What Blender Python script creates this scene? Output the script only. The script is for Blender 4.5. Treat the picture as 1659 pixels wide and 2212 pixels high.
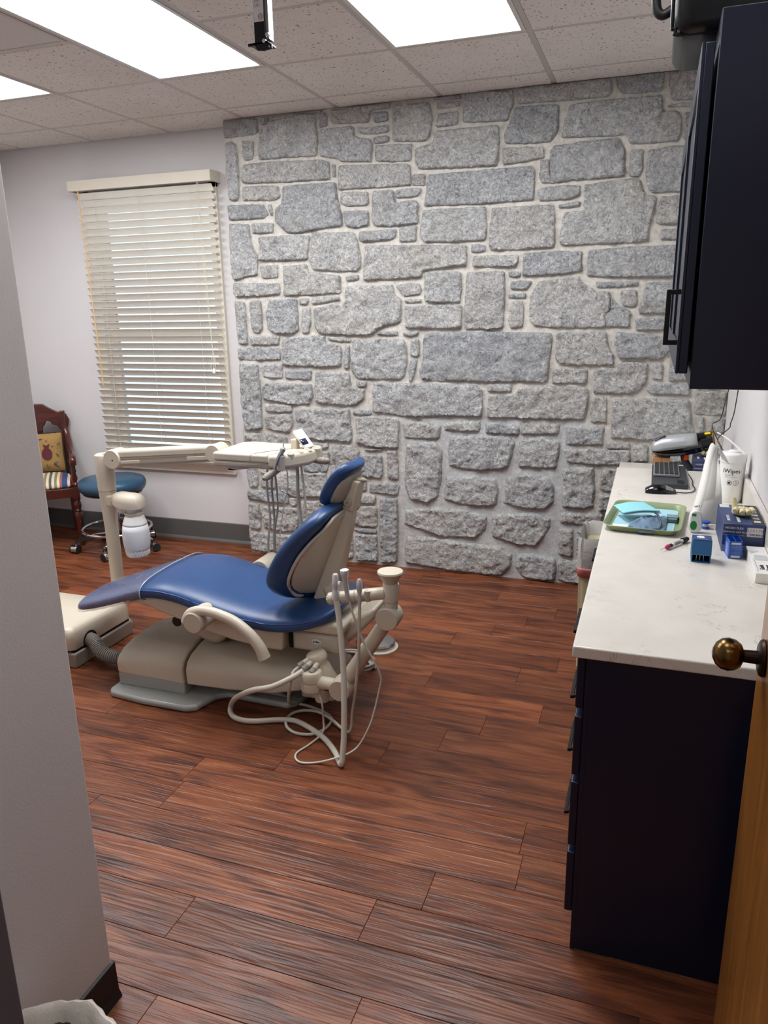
import bpy, bmesh, math, random
import numpy as np
from mathutils import Vector, Matrix, noise
from mathutils.geometry import delaunay_2d_cdt

for o in list(bpy.data.objects): bpy.data.objects.remove(o)
SC = bpy.context.scene
COL = SC.collection
PI = math.pi
R = math.radians
random.seed(7)

# ---------------------------------------------------------------- camera, world, light, exposure
def make_camera():
    yaw, pitch, roll = R(19.517), R(15.189), R(-0.987)
    f = Vector((-math.sin(yaw)*math.cos(pitch), math.cos(yaw)*math.cos(pitch), -math.sin(pitch)))
    r = Vector((math.cos(yaw), math.sin(yaw), 0)); u = r.cross(f)
    r2 = r*math.cos(roll)+u*math.sin(roll); u2 = u*math.cos(roll)-r*math.sin(roll)
    cd = bpy.data.cameras.new('camera'); cam = bpy.data.objects.new('camera', cd); COL.objects.link(cam)
    cd.sensor_fit = 'VERTICAL'; cd.sensor_height = 36; cd.lens = 1631.15/2212*36
    cd.clip_start = .02
    cam.matrix_world = Matrix(((r2.x,u2.x,-f.x,0),(r2.y,u2.y,-f.y,0),(r2.z,u2.z,-f.z,1.64),(0,0,0,1)))
    SC.camera = cam
make_camera()
W = bpy.data.worlds.new('world'); SC.world = W; W.use_nodes = True
bg = W.node_tree.nodes['Background']; bg.inputs[0].default_value = (.50,.73,1,1); bg.inputs[1].default_value = .95
SC.view_settings.view_transform = 'Standard'; SC.view_settings.look = 'None'
SC.view_settings.exposure = 1.15; SC.view_settings.gamma = 1.0; SC.view_settings.use_curve_mapping = False
cy=SC.cycles; cy.max_bounces=6; cy.diffuse_bounces=3; cy.glossy_bounces=3; cy.transmission_bounces=6; cy.transparent_max_bounces=6
cy.caustics_reflective=False; cy.caustics_refractive=False; cy.use_adaptive_sampling=True; cy.adaptive_threshold=.03; cy.use_light_tree=False
PANEL_EMIT = 9.2      # radiance of the lit ceiling panels
HALL_FILL_EMIT = 3.0  # strength of the added hallway fill panel

# ---------------------------------------------------------------- materials
def lin(c):
    if isinstance(c,str): c=[int(c[i:i+2],16) for i in (0,2,4)]
    return tuple((x/255/12.92 if x/255<=.04045 else ((x/255+.055)/1.055)**2.4) for x in c)+(1,)
MATS = {}
def newmat(name):
    m = bpy.data.materials.new(name); m.use_nodes = True; MATS[name]=m
    nt = m.node_tree; return m, nt, nt.nodes['Principled BSDF']
def nd(nt, t, **kw):
    n = nt.nodes.new(t)
    for k,v in kw.items():
        if k.startswith('i_'): n.inputs[int(k[2:]) if k[2:].isdigit() else k[2:]].default_value=v
        else: setattr(n,k,v)
    return n
def L(nt,a,ao,b,bi): nt.links.new(a.outputs[ao], b.inputs[bi])
def coord(nt, kind='Object', scale=(1,1,1), rand=0):
    tc = nd(nt,'ShaderNodeTexCoord'); mp = nd(nt,'ShaderNodeMapping'); mp.inputs['Scale'].default_value=scale
    L(nt,tc,kind,mp,'Vector')
    if rand:
        oi=nd(nt,'ShaderNodeObjectInfo'); mm=nd(nt,'ShaderNodeMath',operation='MULTIPLY',i_1=rand); L(nt,oi,'Random',mm,0)
        cx=nd(nt,'ShaderNodeCombineXYZ'); L(nt,mm,0,cx,0); L(nt,mm,0,cx,1); L(nt,mm,0,cx,2); L(nt,cx,0,mp,'Location')
    return mp
def noise_n(nt, src, scale, detail=4, rough=.55, dist=0):
    n = nd(nt,'ShaderNodeTexNoise'); n.inputs['Scale'].default_value=scale; n.inputs['Detail'].default_value=detail
    n.inputs['Roughness'].default_value=rough; n.inputs['Distortion'].default_value=dist
    if src: L(nt,src,0,n,'Vector')
    return n
def ramp(nt, src, so, stops, interp='LINEAR'):
    r = nd(nt,'ShaderNodeValToRGB'); e=r.color_ramp.elements; r.color_ramp.interpolation=interp
    e.remove(e[1]); e[0].position=stops[0][0]; e[0].color=stops[0][1] if len(stops[0][1])==4 else lin(stops[0][1])
    for p,c in stops[1:]:
        el=e.new(p); el.color=c if len(c)==4 else lin(c)
    L(nt,src,so,r,0); return r
def mix(nt, fac, a, b, blend='MIX'):
    m = nd(nt,'ShaderNodeMix',data_type='RGBA',blend_type=blend)
    for v,i in ((fac,0),(a,6),(b,7)):
        if isinstance(v,tuple) and len(v)==2: nt.links.new(v[0].outputs[v[1]], m.inputs[i])
        else: m.inputs[i].default_value=v
    return m
def bump(nt, bs, src, so, strength, dist):
    b = nd(nt,'ShaderNodeBump'); b.inputs['Strength'].default_value=strength; b.inputs['Distance'].default_value=dist
    L(nt,src,so,b,'Height'); L(nt,b,0,bs,'Normal'); return b
def M(name, col, rough=.5, metal=0, coat=0, var=0, vscale=6, bscale=0, bdist=.0005, trans=0, alpha=1, emit=0, sss=0, ior=None, rand=0):
    if name in MATS: return MATS[name]
    m, nt, b = newmat(name); c=lin(col)
    b.inputs['Base Color'].default_value=c; b.inputs['Roughness'].default_value=rough; b.inputs['Metallic'].default_value=metal
    b.inputs['Coat Weight'].default_value=coat; b.inputs['Coat Roughness'].default_value=.08
    b.inputs['Transmission Weight'].default_value=trans; b.inputs['Alpha'].default_value=alpha
    if ior: b.inputs['IOR'].default_value=ior
    if emit: b.inputs['Emission Color'].default_value=c; b.inputs['Emission Strength'].default_value=emit
    if var:
        mp=coord(nt); n=noise_n(nt,mp,vscale,5)
        lo=tuple(x*(1-var) for x in c[:3])+(1,); hi=tuple(min(1,x*(1+var)) for x in c[:3])+(1,)
        r=ramp(nt,n,0,[(.3,lo),(.7,hi)]); L(nt,r,0,b,'Base Color')
    if bscale:
        mp=coord(nt); n=noise_n(nt,mp,bscale,3); bump(nt,b,n,0,.6,bdist)
    return m

beige   = M('beige_plastic','CDC3B0',.36,var=.02)
beige_d = M('beige_dark_plastic','B3A997',.42)
grey_pl = M('grey_cast_metal','A3A6A1',.33,coat=.25)
greyhose= M('grey_hose','8B8780',.5)
tubing  = M('ivory_tubing','CBC6B8',.35)
tubing_g= M('grey_tubing','A8A296',.4)
blue_v  = M('blue_vinyl','264776',.36,var=.06,vscale=9,bscale=500,bdist=.00025)
teal_v  = M('teal_vinyl','2C5069',.35,var=.06,bscale=400,bdist=.0002)
chrome  = M('chrome','D9D9D9',.12,1)
steel   = M('brushed_steel','B8B8B6',.3,1)
black_p = M('black_plastic','0B0B0D',.4)
black_g = M('black_gloss_plastic','08080A',.15,coat=.4)
rubber  = M('dark_rubber','15161A',.7)
white_p = M('white_plastic','EDECE9',.38)
paper   = M('white_paper','E8E5DF',.8)
navy    = M('navy_lacquer','0C162E',.33,var=.05)
darkgap = M('dark_interior','050507',.9)
cream   = M('cream_blind_vinyl','F5F1E6',.45)
creamtrim=M('cream_painted_wood','DFD8C8',.5,var=.03)
wallp   = M('wall_paint','DAD7D7',.75,var=.02,vscale=2,bscale=180,bdist=.0006)
baseb   = M('grey_vinyl_baseboard','5B5A58',.45)
blackb  = M('black_vinyl_baseboard','1A1817',.5)
jamb_m  = M('slate_painted_metal','5E5D66',.45)
tbar    = M('ceiling_grid_metal','C4BDB5',.5)
brass   = M('antique_brass','6A5230',.25,1,var=.15,vscale=12)
brass_d = M('dark_bronze','2A1E16',.4,.8)
cord_m  = M('cord_cotton','D9D0B8',.8)
wand_m  = M('pale_wood_wand','D9B77C',.5)
glassm  = M('window_glass','F4FAFF',.02,trans=1,ior=1.1)
clear_pl= M('clear_plastic','DDE6EA',.08,trans=.85,ior=1.3)
latex   = M('cream_latex','E3D8AE',.5,var=.08,vscale=30)
green_t = M('sage_green_plastic','8C9A70',.4,var=.04)
bib     = M('pale_blue_paper','9FCBD8',.85,bscale=300,bdist=.0004)
mask_m  = M('aqua_mask_fabric','8FCED6',.9,bscale=260,bdist=.0006)
pouch_m = M('blue_pouch_film','A9CBEA',.12,trans=.6,ior=1.2,bscale=60,bdist=.004)
cable_b = M('slate_cable','33475A',.45)
green_l = M('green_label','158A3C',.4)
magenta = M('magenta_plastic','B51256',.35)
bluebox = M('teal_blue_card','0C5C94',.4)
bluebox2= M('royal_blue_plastic','1B55B4',.35)
silver  = M('silver_paint','B4B8BB',.3,.35)
yellow  = M('yellow_sticker','F2D500',.5)
orange  = M('orange_plastic','D9480F',.45)
amber   = M('amber_shield','8A5E2C',.3)
carton  = M('brown_cardboard','B98A5E',.8,var=.04)
ink     = M('black_ink','141414',.7)
inkw    = M('white_ink','F0F0F0',.7)
inkm    = M('magenta_ink','C2186A',.7)
inkg    = M('grey_ink','8C8A86',.7)
trash_m = M('beige_bin_plastic','B9AE8C',.55)
pink    = M('pink_bag_tie','E08C84',.6)
keys_m  = M('black_key_caps','17181A',.5)
kb_grey = M('grey_keyboard_plastic','7B7D80',.45)
kb_dark = M('charcoal_keyboard_plastic','33363A',.45)
gasket  = M('warm_grey_plastic','8E867A',.5)
swhite  = M('label_white','DAD8D6',.5)
navybox = M('navy_print_card','33436E',.5,var=.35,vscale=9)
greycard= M('grey_print_card','8C8FA0',.55)
darkcard= M('charcoal_print_card','22232B',.5)
water_m = M('frosted_water','C9D2D6',.35,trans=.25,ior=1.33)
bottle_m= M('frosted_bottle','F0F3F4',.4,trans=.2,ior=1.2)
liner_m = M('clear_liner_film','D3D0CC',.25,trans=.3,ior=1.15,bscale=30,bdist=.006)
liner_w = M('white_liner_film','F0EADF',.3,bscale=28,bdist=.008)

def mat_cover():
    m,nt,b=newmat('clear_toe_cover'); mp=coord(nt,'Object',(1,1,1)); n=noise_n(nt,mp,14,4,.6,2.5)
    b.inputs['Base Color'].default_value=lin('A9A6B8'); b.inputs['Roughness'].default_value=.07; b.inputs['Alpha'].default_value=.3
    b.inputs['Coat Weight'].default_value=.6
    bump(nt,b,n,0,.8,.012); return m
cover_m=mat_cover()
def mat_floor():
    m,nt,b=newmat('plank_floor')
    base=coord(nt,'Object',(1,1,1),23.0)
    st=nd(nt,'ShaderNodeMapping'); st.inputs['Scale'].default_value=(1.6,11,11); L(nt,base,0,st,0)
    g1=noise_n(nt,st,1.6,6,.6,1.2)
    fn=nd(nt,'ShaderNodeMapping'); fn.inputs['Scale'].default_value=(5,150,40); L(nt,base,0,fn,0)
    g2=noise_n(nt,fn,1,5,.7,.4)
    c1=ramp(nt,g1,0,[(.25,'3C2015'),(.40,'5D3220'),(.52,'79442A'),(.66,'8C5434'),(.82,'A06640')])
    c2=ramp(nt,g2,0,[(.25,(.74,.72,.72,1)),(.6,(1,1,1,1))])
    mm=mix(nt,.28,(c1,0),(c2,0),'MULTIPLY')
    oi=nd(nt,'ShaderNodeObjectInfo'); rc=ramp(nt,oi,'Random',[(0,(.74,.70,.69,1)),(.5,(.93,.90,.88,1)),(.8,(1.02,1.0,.98,1)),(1,(1.25,1.16,1.05,1))])
    m2=mix(nt,1.0,(mm,2),(rc,0),'MULTIPLY')
    kn=nd(nt,'ShaderNodeMapping'); kn.inputs['Scale'].default_value=(3.2,9,9); L(nt,base,0,kn,0)
    k=noise_n(nt,kn,1.0,2,.4,.3); kr=ramp(nt,k,0,[(.64,(0,0,0,1)),(.78,(.6,.6,.6,1))])
    m3=mix(nt,(kr,0),(m2,2),lin('1C0D0A')); m3.inputs[0].default_value=.5
    L(nt,m3,2,b,'Base Color')
    # hand scraped ripples
    wv=nd(nt,'ShaderNodeMapping'); wv.inputs['Scale'].default_value=(3.4,62,62); L(nt,base,0,wv,0)
    w=noise_n(nt,wv,1.0,2,.45,.9)
    bump(nt,b,w,0,.9,.0034)
    rr=ramp(nt,g2,0,[(.2,(.42,.42,.42,1)),(.8,(.28,.28,.28,1))]); L(nt,rr,0,b,'Roughness')
    b.inputs['Specular IOR Level'].default_value=.36
    return m
floor_m=mat_floor()
def mat_stone():
    m,nt,b=newmat('split_face_stone')
    tc=coord(nt,'Object',(1,1,1),31.0)
    n1=noise_n(nt,tc,9,4,.62,.6); n2=noise_n(nt,tc,34,5,.68,2.4); n3=noise_n(nt,tc,3.5,3,.5)
    c1=ramp(nt,n1,0,[(.28,'96989B'),(.45,'B5B6B8'),(.6,'CECDCB'),(.78,'E4E3E0')])
    c2=ramp(nt,n2,0,[(.31,'484A4F'),(.39,'9DA0A3'),(.48,'D2D1CF'),(.59,'FAF9F6')])
    a=mix(nt,.6,(c1,0),(c2,0))
    oi=nd(nt,'ShaderNodeObjectInfo'); tint=ramp(nt,oi,'Random',[(0,(.74,.77,.81,1)),(.25,(.92,.94,.96,1)),(.6,(1,1,.99,1)),(.85,(1.0,.985,.95,1)),(1,(.86,.84,.85,1))])
    t=mix(nt,.9,(a,2),(tint,0),'MULTIPLY')
    warm=ramp(nt,n3,0,[(.52,(0,0,0,1)),(.72,(.5,.5,.5,1))])
    t2=mix(nt,(warm,0),(t,2),lin('B0A896')); warm.color_ramp.elements[1].color=(.3,.3,.3,1)
    L(nt,t2,2,b,'Base Color'); b.inputs['Roughness'].default_value=.85
    n4=noise_n(nt,tc,30,6,.72,2.2); bump(nt,b,n4,0,1.0,.022)
    return m
stone_m=mat_stone()
def mat_mortar():
    m,nt,b=newmat('wall_mortar')
    tc=coord(nt,'Object'); n=noise_n(nt,tc,45,6,.7); n2=noise_n(nt,tc,2.2,4,.6)
    c=ramp(nt,n,0,[(.3,'B3AEA6'),(.55,'CFCAC1'),(.75,'DFDAD1')])
    g=ramp(nt,n,0,[(.3,'A8A9A9'),(.55,'C0C1C1'),(.75,'D2D2D1')])
    # grey cement of the old bricked-up opening (low, right of the middle)
    sx=nd(nt,'ShaderNodeSeparateXYZ'); L(nt,tc,0,sx,0)
    def smooth(src,so,a,bb):
        mr=nd(nt,'ShaderNodeMapRange',interpolation_type='SMOOTHSTEP'); mr.inputs[1].default_value=a; mr.inputs[2].default_value=bb; L(nt,src,so,mr,0); return mr
    ad=nd(nt,'ShaderNodeMath',operation='MULTIPLY_ADD',i_1=.35,i_2=-.17); L(nt,n2,0,ad,0)
    zz=nd(nt,'ShaderNodeMath',operation='ADD'); L(nt,sx,2,zz,0); L(nt,ad,0,zz,1)
    xx=nd(nt,'ShaderNodeMath',operation='ADD'); L(nt,sx,0,xx,0); L(nt,ad,0,xx,1)
    a=smooth(zz,0,1.12,.98); l=smooth(xx,0,-1.5,-1.42); r=smooth(xx,0,-.28,-.4)
    m1=nd(nt,'ShaderNodeMath',operation='MULTIPLY'); L(nt,a,0,m1,0); L(nt,l,0,m1,1)
    m2=nd(nt,'ShaderNodeMath',operation='MULTIPLY'); L(nt,m1,0,m2,0); L(nt,r,0,m2,1)
    x=mix(nt,(m2,0),(c,0),(g,0)); L(nt,x,2,b,'Base Color'); b.inputs['Roughness'].default_value=.9
    bump(nt,b,n,0,.8,.006); return m
mortar_m=mat_mortar()
def mat_tile():
    m,nt,b=newmat('fissured_ceiling_tile')
    tc=coord(nt,'Object',(1,1,1),17.0)
    v=nd(nt,'ShaderNodeTexVoronoi'); v.inputs['Scale'].default_value=62; v.inputs['Randomness'].default_value=1; 
    nz=noise_n(nt,tc,40,2); mxv=mix(nt,.04,(tc,0),(nz,1)); L(nt,mxv,2,v,'Vector')
    n=noise_n(nt,tc,70,3,.5,.5)
    d=ramp(nt,v,'Distance',[(.20,(1,1,1,1)),(.32,(0,0,0,1))]); s=ramp(nt,n,0,[(.50,(0,0,0,1)),(.56,(1,1,1,1))])
    f=mix(nt,1.0,(d,0),(s,0),'MULTIPLY')
    n2=noise_n(nt,tc,3,3); base=ramp(nt,n2,0,[(.3,'E3DDD6'),(.7,'ECE7E1')])
    c=mix(nt,(f,2),(base,0),lin('5F564E')); L(nt,c,2,b,'Base Color'); b.inputs['Roughness'].default_value=.9
    bump(nt,b,f,2,-.6,.003); return m
tile_m=mat_tile()
def mat_grain(name,c0,c1,c2,scale=(30,30,2.5),rough=.35,coat=.2):
    m,nt,b=newmat(name); tc=coord(nt,'Object',scale); n=noise_n(nt,tc,1.2,6,.6,1.5)
    r=ramp(nt,n,0,[(.3,c0),(.52,c1),(.72,c2)]); L(nt,r,0,b,'Base Color'); b.inputs['Roughness'].default_value=rough; b.inputs['Coat Weight'].default_value=coat
    return m
doorwood=mat_grain('oak_stained_door','80501F','945F27','A66E31',(22,22,1.2),.3,.3)
mahog   =mat_grain('mahogany','32100B','4A1A11','5E2416',(3,25,25),.28,.4)
mahog_v =mat_grain('mahogany_upright','32100B','4A1A11','5A2215',(25,25,3),.28,.4)
def mat_quartz():
    m,nt,b=newmat('white_quartz'); tc=coord(nt,'Object'); n=noise_n(nt,tc,2.6,5,.65,2.2)
    v=nd(nt,'ShaderNodeMath',operation='SUBTRACT',i_1=.5); L(nt,n,0,v,0); ab=nd(nt,'ShaderNodeMath',operation='ABSOLUTE'); L(nt,v,0,ab,0)
    vein=ramp(nt,ab,0,[(0,(1,1,1,1)),(.006,(0,0,0,1))]); msk=noise_n(nt,tc,5,3); mk=ramp(nt,msk,0,[(.5,(0,0,0,1)),(.62,(1,1,1,1))])
    f=mix(nt,1.0,(vein,0),(mk,0),'MULTIPLY'); n2=noise_n(nt,tc,8,3); base=ramp(nt,n2,0,[(.3,'DAD4CA'),(.7,'E3DED5')])
    c=mix(nt,(f,2),(base,0),lin('A39C92')); L(nt,c,2,b,'Base Color'); b.inputs['Roughness'].default_value=.22; return m
quartz=mat_quartz()
def mat_stripes():
    m,nt,b=newmat('striped_fabric'); tc=nd(nt,'ShaderNodeTexCoord'); sx=nd(nt,'ShaderNodeSeparateXYZ'); L(nt,tc,'Object',sx,0)
    mr=nd(nt,'ShaderNodeMapRange'); mr.inputs[1].default_value=-.25; mr.inputs[2].default_value=.25; L(nt,sx,0,mr,0)
    cs=['6E1F2A','6E1F2A','D8CBAE','334A78','A0654A','D8CBAE','9A8C66','D8CBAE','7E7352','D8CBAE','6E1F2A','6E1F2A','D8CBAE','334A78','334A78','9C5A42','D8CBAE','8C8060','DCD0B6','5E5A52','DCD0B6','8C8060','DCD0B6','A0654A','334A78','334A78','DCD0B6','6E1F2A','6E1F2A']
    n=len(cs); r=ramp(nt,mr,0,[(i/n,c) for i,c in enumerate(cs)],'CONSTANT'); L(nt,r,0,b,'Base Color'); b.inputs['Roughness'].default_value=.85
    return m
def mat_stripes_():
    try: return mat_stripes()
    except Exception: return M('striped_fabric_plain','8A6A58',.85)
stripes=mat_stripes_()
def mat_tapestry():
    m,nt,b=newmat('gold_tapestry'); tc=coord(nt,'Object'); n=noise_n(nt,tc,16,3,.5,1.5); n2=noise_n(nt,tc,300,2)
    c=ramp(nt,n2,0,[(.3,'8F6F3E'),(.7,'AC8A52')]); mk=ramp(nt,n,0,[(.62,(0,0,0,1)),(.66,(1,1,1,1))])
    x=mix(nt,(mk,0),(c,0),lin('4A4650')); L(nt,x,2,b,'Base Color'); b.inputs['Roughness'].default_value=.9; return m
tapestry=mat_tapestry()
def mat_emit(name,col,s):
    m,nt,b=newmat(name); b.inputs['Base Color'].default_value=lin('F4F4F4'); b.inputs['Emission Color'].default_value=lin(col); b.inputs['Emission Strength'].default_value=s; return m
panel_fill=mat_emit('fill_diffuser','FAFBFE',PANEL_EMIT*.42); panel_e=mat_emit('lit_diffuser','FAFBFE',PANEL_EMIT); hall_fill_e=mat_emit('hall_fill_diffuser','F6F4F0',HALL_FILL_EMIT)  # the weaker diffuser and the hall one belong to added fill panels
def mat_perf():
    m,nt,b=newmat('perforated_metal'); tc=coord(nt,'Object',(80,80,80)); v=nd(nt,'ShaderNodeTexVoronoi'); v.inputs['Randomness'].default_value=0; v.inputs['Scale'].default_value=1; L(nt,tc,0,v,'Vector')
    r=ramp(nt,v,'Distance',[(.30,'5A5551'),(.36,'D2CBC4')]); L(nt,r,0,b,'Base Color'); b.inputs['Roughness'].default_value=.5; return m
perf_m=mat_perf()

# ---------------------------------------------------------------- mesh helpers
FRAME = {}
class MB:
    def __init__(s): s.v=[]; s.f=[]
    def add(s,v,f):
        o=len(s.v); s.v+= [Vector(p) for p in v]; s.f+=[[i+o for i in q] for q in f]; return s
    def box(s,x0,x1,y0,y1,z0,z1):
        return s.add([(x0,y0,z0),(x1,y0,z0),(x1,y1,z0),(x0,y1,z0),(x0,y0,z1),(x1,y0,z1),(x1,y1,z1),(x0,y1,z1)],
            [(0,3,2,1),(4,5,6,7),(0,1,5,4),(1,2,6,5),(2,3,7,6),(3,0,4,7)])
    def rbox(s,c,size,rot):
        b=MB().box(-size[0]/2,size[0]/2,-size[1]/2,size[1]/2,-size[2]/2,size[2]/2); m=rot.to_3x3() if rot else Matrix.Identity(3)
        return s.add([m@v+Vector(c) for v in b.v],b.f)
    def loft(s,rings,cap=True,closed=True):
        n=len(rings[0]); o=len(s.v); fs=[]
        for i in range(len(rings)-1):
            for j in range(n if closed else n-1):
                k=(j+1)%n; fs.append((i*n+j,i*n+k,(i+1)*n+k,(i+1)*n+j))
        if cap: fs.append(tuple(range(n))[::-1]); fs.append(tuple((len(rings)-1)*n+j for j in range(n)))
        return s.add([p for r in rings for p in r],fs)
    def cyl(s,p0,p1,r0,r1=None,n=16,cap=True):
        p0=Vector(p0);p1=Vector(p1); r1=r0 if r1 is None else r1
        return s.lathe([(r0,0),(r1,(p1-p0).length)],p0,p1-p0,n,cap)
    def lathe(s,prof,c=(0,0,0),axis=(0,0,1),n=24,cap=True):
        a=Vector(axis).normalized(); q=Vector((0,0,1)).rotation_difference(a); c=Vector(c)
        return s.loft([[q@Vector((r*math.cos(2*PI*k/n),r*math.sin(2*PI*k/n),z))+c for k in range(n)] for r,z in prof],cap)
    def tube(s,pts,r,n=8,res=6,closed=False,cap=True,sq=None):
        P=spline(pts,res,closed); rings=[]; up=None
        rs=r if callable(r) else (lambda t:r)
        for i,p in enumerate(P):
            if closed: t=P[(i+1)%len(P)]-P[i-1]
            else: t=P[min(i+1,len(P)-1)]-P[max(i-1,0)]
            if t.length<1e-9: t=Vector((0,0,1))
            t.normalize()
            if up is None: up=t.orthogonal().normalized() if sq is None else Vector(sq[2])
            up=(up-t*up.dot(t))
            if up.length<1e-6: up=t.orthogonal()
            up.normalize(); sd=t.cross(up); rr=rs(i/(len(P)-1)); a,b=(1,1) if sq is None else sq[:2]
            rings.append([p+up*(rr*a*math.cos(2*PI*k/n))+sd*(rr*b*math.sin(2*PI*k/n)) for k in range(n)])
        if closed: rings.append(rings[0])
        return s.loft(rings,cap and not closed)
    def prism(s,poly,plane,a,b):
        def P(u,w,t): return {'xz':(u,t,w),'xy':(u,w,t),'yz':(t,u,w)}[plane]
        n=len(poly); fs=[tuple(range(n))[::-1],tuple(range(n,2*n))]+[(j,(j+1)%n,(j+1)%n+n,j+n) for j in range(n)]
        return s.add([P(u,w,a) for u,w in poly]+[P(u,w,b) for u,w in poly],fs)
    def ball(s,c,r,n=12,m=8):
        rx,ry,rz=(r,r,r) if not isinstance(r,tuple) else r; c=Vector(c)
        return s.loft([[c+Vector((rx*math.sin(PI*i/m)*math.cos(2*PI*k/n),ry*math.sin(PI*i/m)*math.sin(2*PI*k/n),-rz*math.cos(PI*i/m))) for k in range(n)] for i in range(m+1)],False)
    def build(s,name,mat,parent=None,bevel=0,seg=2,smooth=35,sub=0,solid=0,at=None,label=None):
        vs=s.v; M0=None
        if parent is not None:
            M0=FRAME.get(parent.name)
            if M0 is not None: inv=M0.inverted(); vs=[inv@v for v in vs]
        elif at is None:
            a=np.array([v[:] for v in vs]); at=Vector(((a[:,0].min()+a[:,0].max())/2,(a[:,1].min()+a[:,1].max())/2,a[:,2].min()))
        if parent is None:
            at=Vector(at); vs=[v-at for v in vs]
        me=bpy.data.meshes.new(name); me.from_pydata([v[:] for v in vs],[],s.f); 
        bm=bmesh.new(); bm.from_mesh(me); bmesh.ops.remove_doubles(bm,verts=bm.verts,dist=1e-6)
        if len(s.f)<60000: bmesh.ops.recalc_face_normals(bm,faces=bm.faces)
        bm.to_mesh(me); bm.free()
        me.materials.append(mat)
        o=bpy.data.objects.new(name,me); COL.objects.link(o)
        if parent is not None: o.parent=parent; FRAME[o.name]=M0
        else: o.location=at; FRAME[o.name]=Matrix.Translation(at)
        if smooth:
            me.polygons.foreach_set('use_smooth',[True]*len(me.polygons)); 
            if not sub: me.set_sharp_from_angle(angle=R(smooth))
        if solid: md=o.modifiers.new('solid','SOLIDIFY'); md.thickness=solid; md.offset=0
        if bevel:
            md=o.modifiers.new('bevel','BEVEL'); md.width=bevel; md.segments=seg; md.limit_method='ANGLE'; md.angle_limit=R(35)
        if sub: md=o.modifiers.new('sub','SUBSURF'); md.levels=sub; md.render_levels=sub
        if label: o['label']=label
        return o
def spline(pts,res=6,closed=False):
    P=[Vector(p) for p in pts]; n=len(P); out=[]
    if res<=1 or n<3: return P
    for i in range(n if closed else n-1):
        p0=P[(i-1)%n] if closed or i>0 else P[0]*2-P[1]; p1=P[i]; p2=P[(i+1)%n]; p3=P[(i+2)%n] if closed or i+2<n else P[-1]*2-P[-2]
        for k in range(res):
            t=k/res; out.append(.5*((2*p1)+(p2-p0)*t+(2*p0-5*p1+4*p2-p3)*t*t+(3*p1-p0-3*p2+p3)*t**3))
    if not closed: out.append(P[-1])
    return out
def tag(o,label=None,cat=None,group=None,kind=None):
    if label: o['label']=label
    if cat: o['category']=cat
    if group: o['group']=group
    if kind: o['kind']=kind
    return o
def thing(name,label,cat,loc=(0,0,0),rz=0,group=None,local=False):
    o=bpy.data.objects.new(name,None); COL.objects.link(o); o.location=loc; o.rotation_euler=(0,0,rz); o.empty_display_size=.05
    FRAME[o.name]=None if local else Matrix.Translation(Vector(loc))@Matrix.Rotation(rz,4,'Z')
    return tag(o,label,cat,group)
def B(*a): return MB().box(*a)
def struct(o,label,cat): return tag(o,label,cat,kind='structure')
def text(name,s,size,loc,ux,uz,mat,parent,ext=.0003,align='CENTER',bold=0):
    cu=bpy.data.curves.new(name,'FONT'); cu.body=s; cu.size=size; cu.extrude=ext; cu.align_x=align; cu.align_y='CENTER'; cu.offset=bold; cu.resolution_u=2
    t=bpy.data.objects.new('tmp_text',cu); me=bpy.data.meshes.new_from_object(t); bpy.data.objects.remove(t); bpy.data.curves.remove(cu)
    ux=Vector(ux).normalized(); uz=Vector(uz).normalized(); nn=ux.cross(uz)
    Mx=Matrix(((ux.x,uz.x,nn.x,loc[0]),(ux.y,uz.y,nn.y,loc[1]),(ux.z,uz.z,nn.z,loc[2]),(0,0,0,1)))
    F=FRAME.get(parent.name); me.transform((F.inverted() if F is not None else Matrix.Identity(4))@Mx)
    me.materials.clear(); me.materials.append(mat)
    o=bpy.data.objects.new(name,me); COL.objects.link(o); o.parent=parent; FRAME[o.name]=F
    return o
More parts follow.
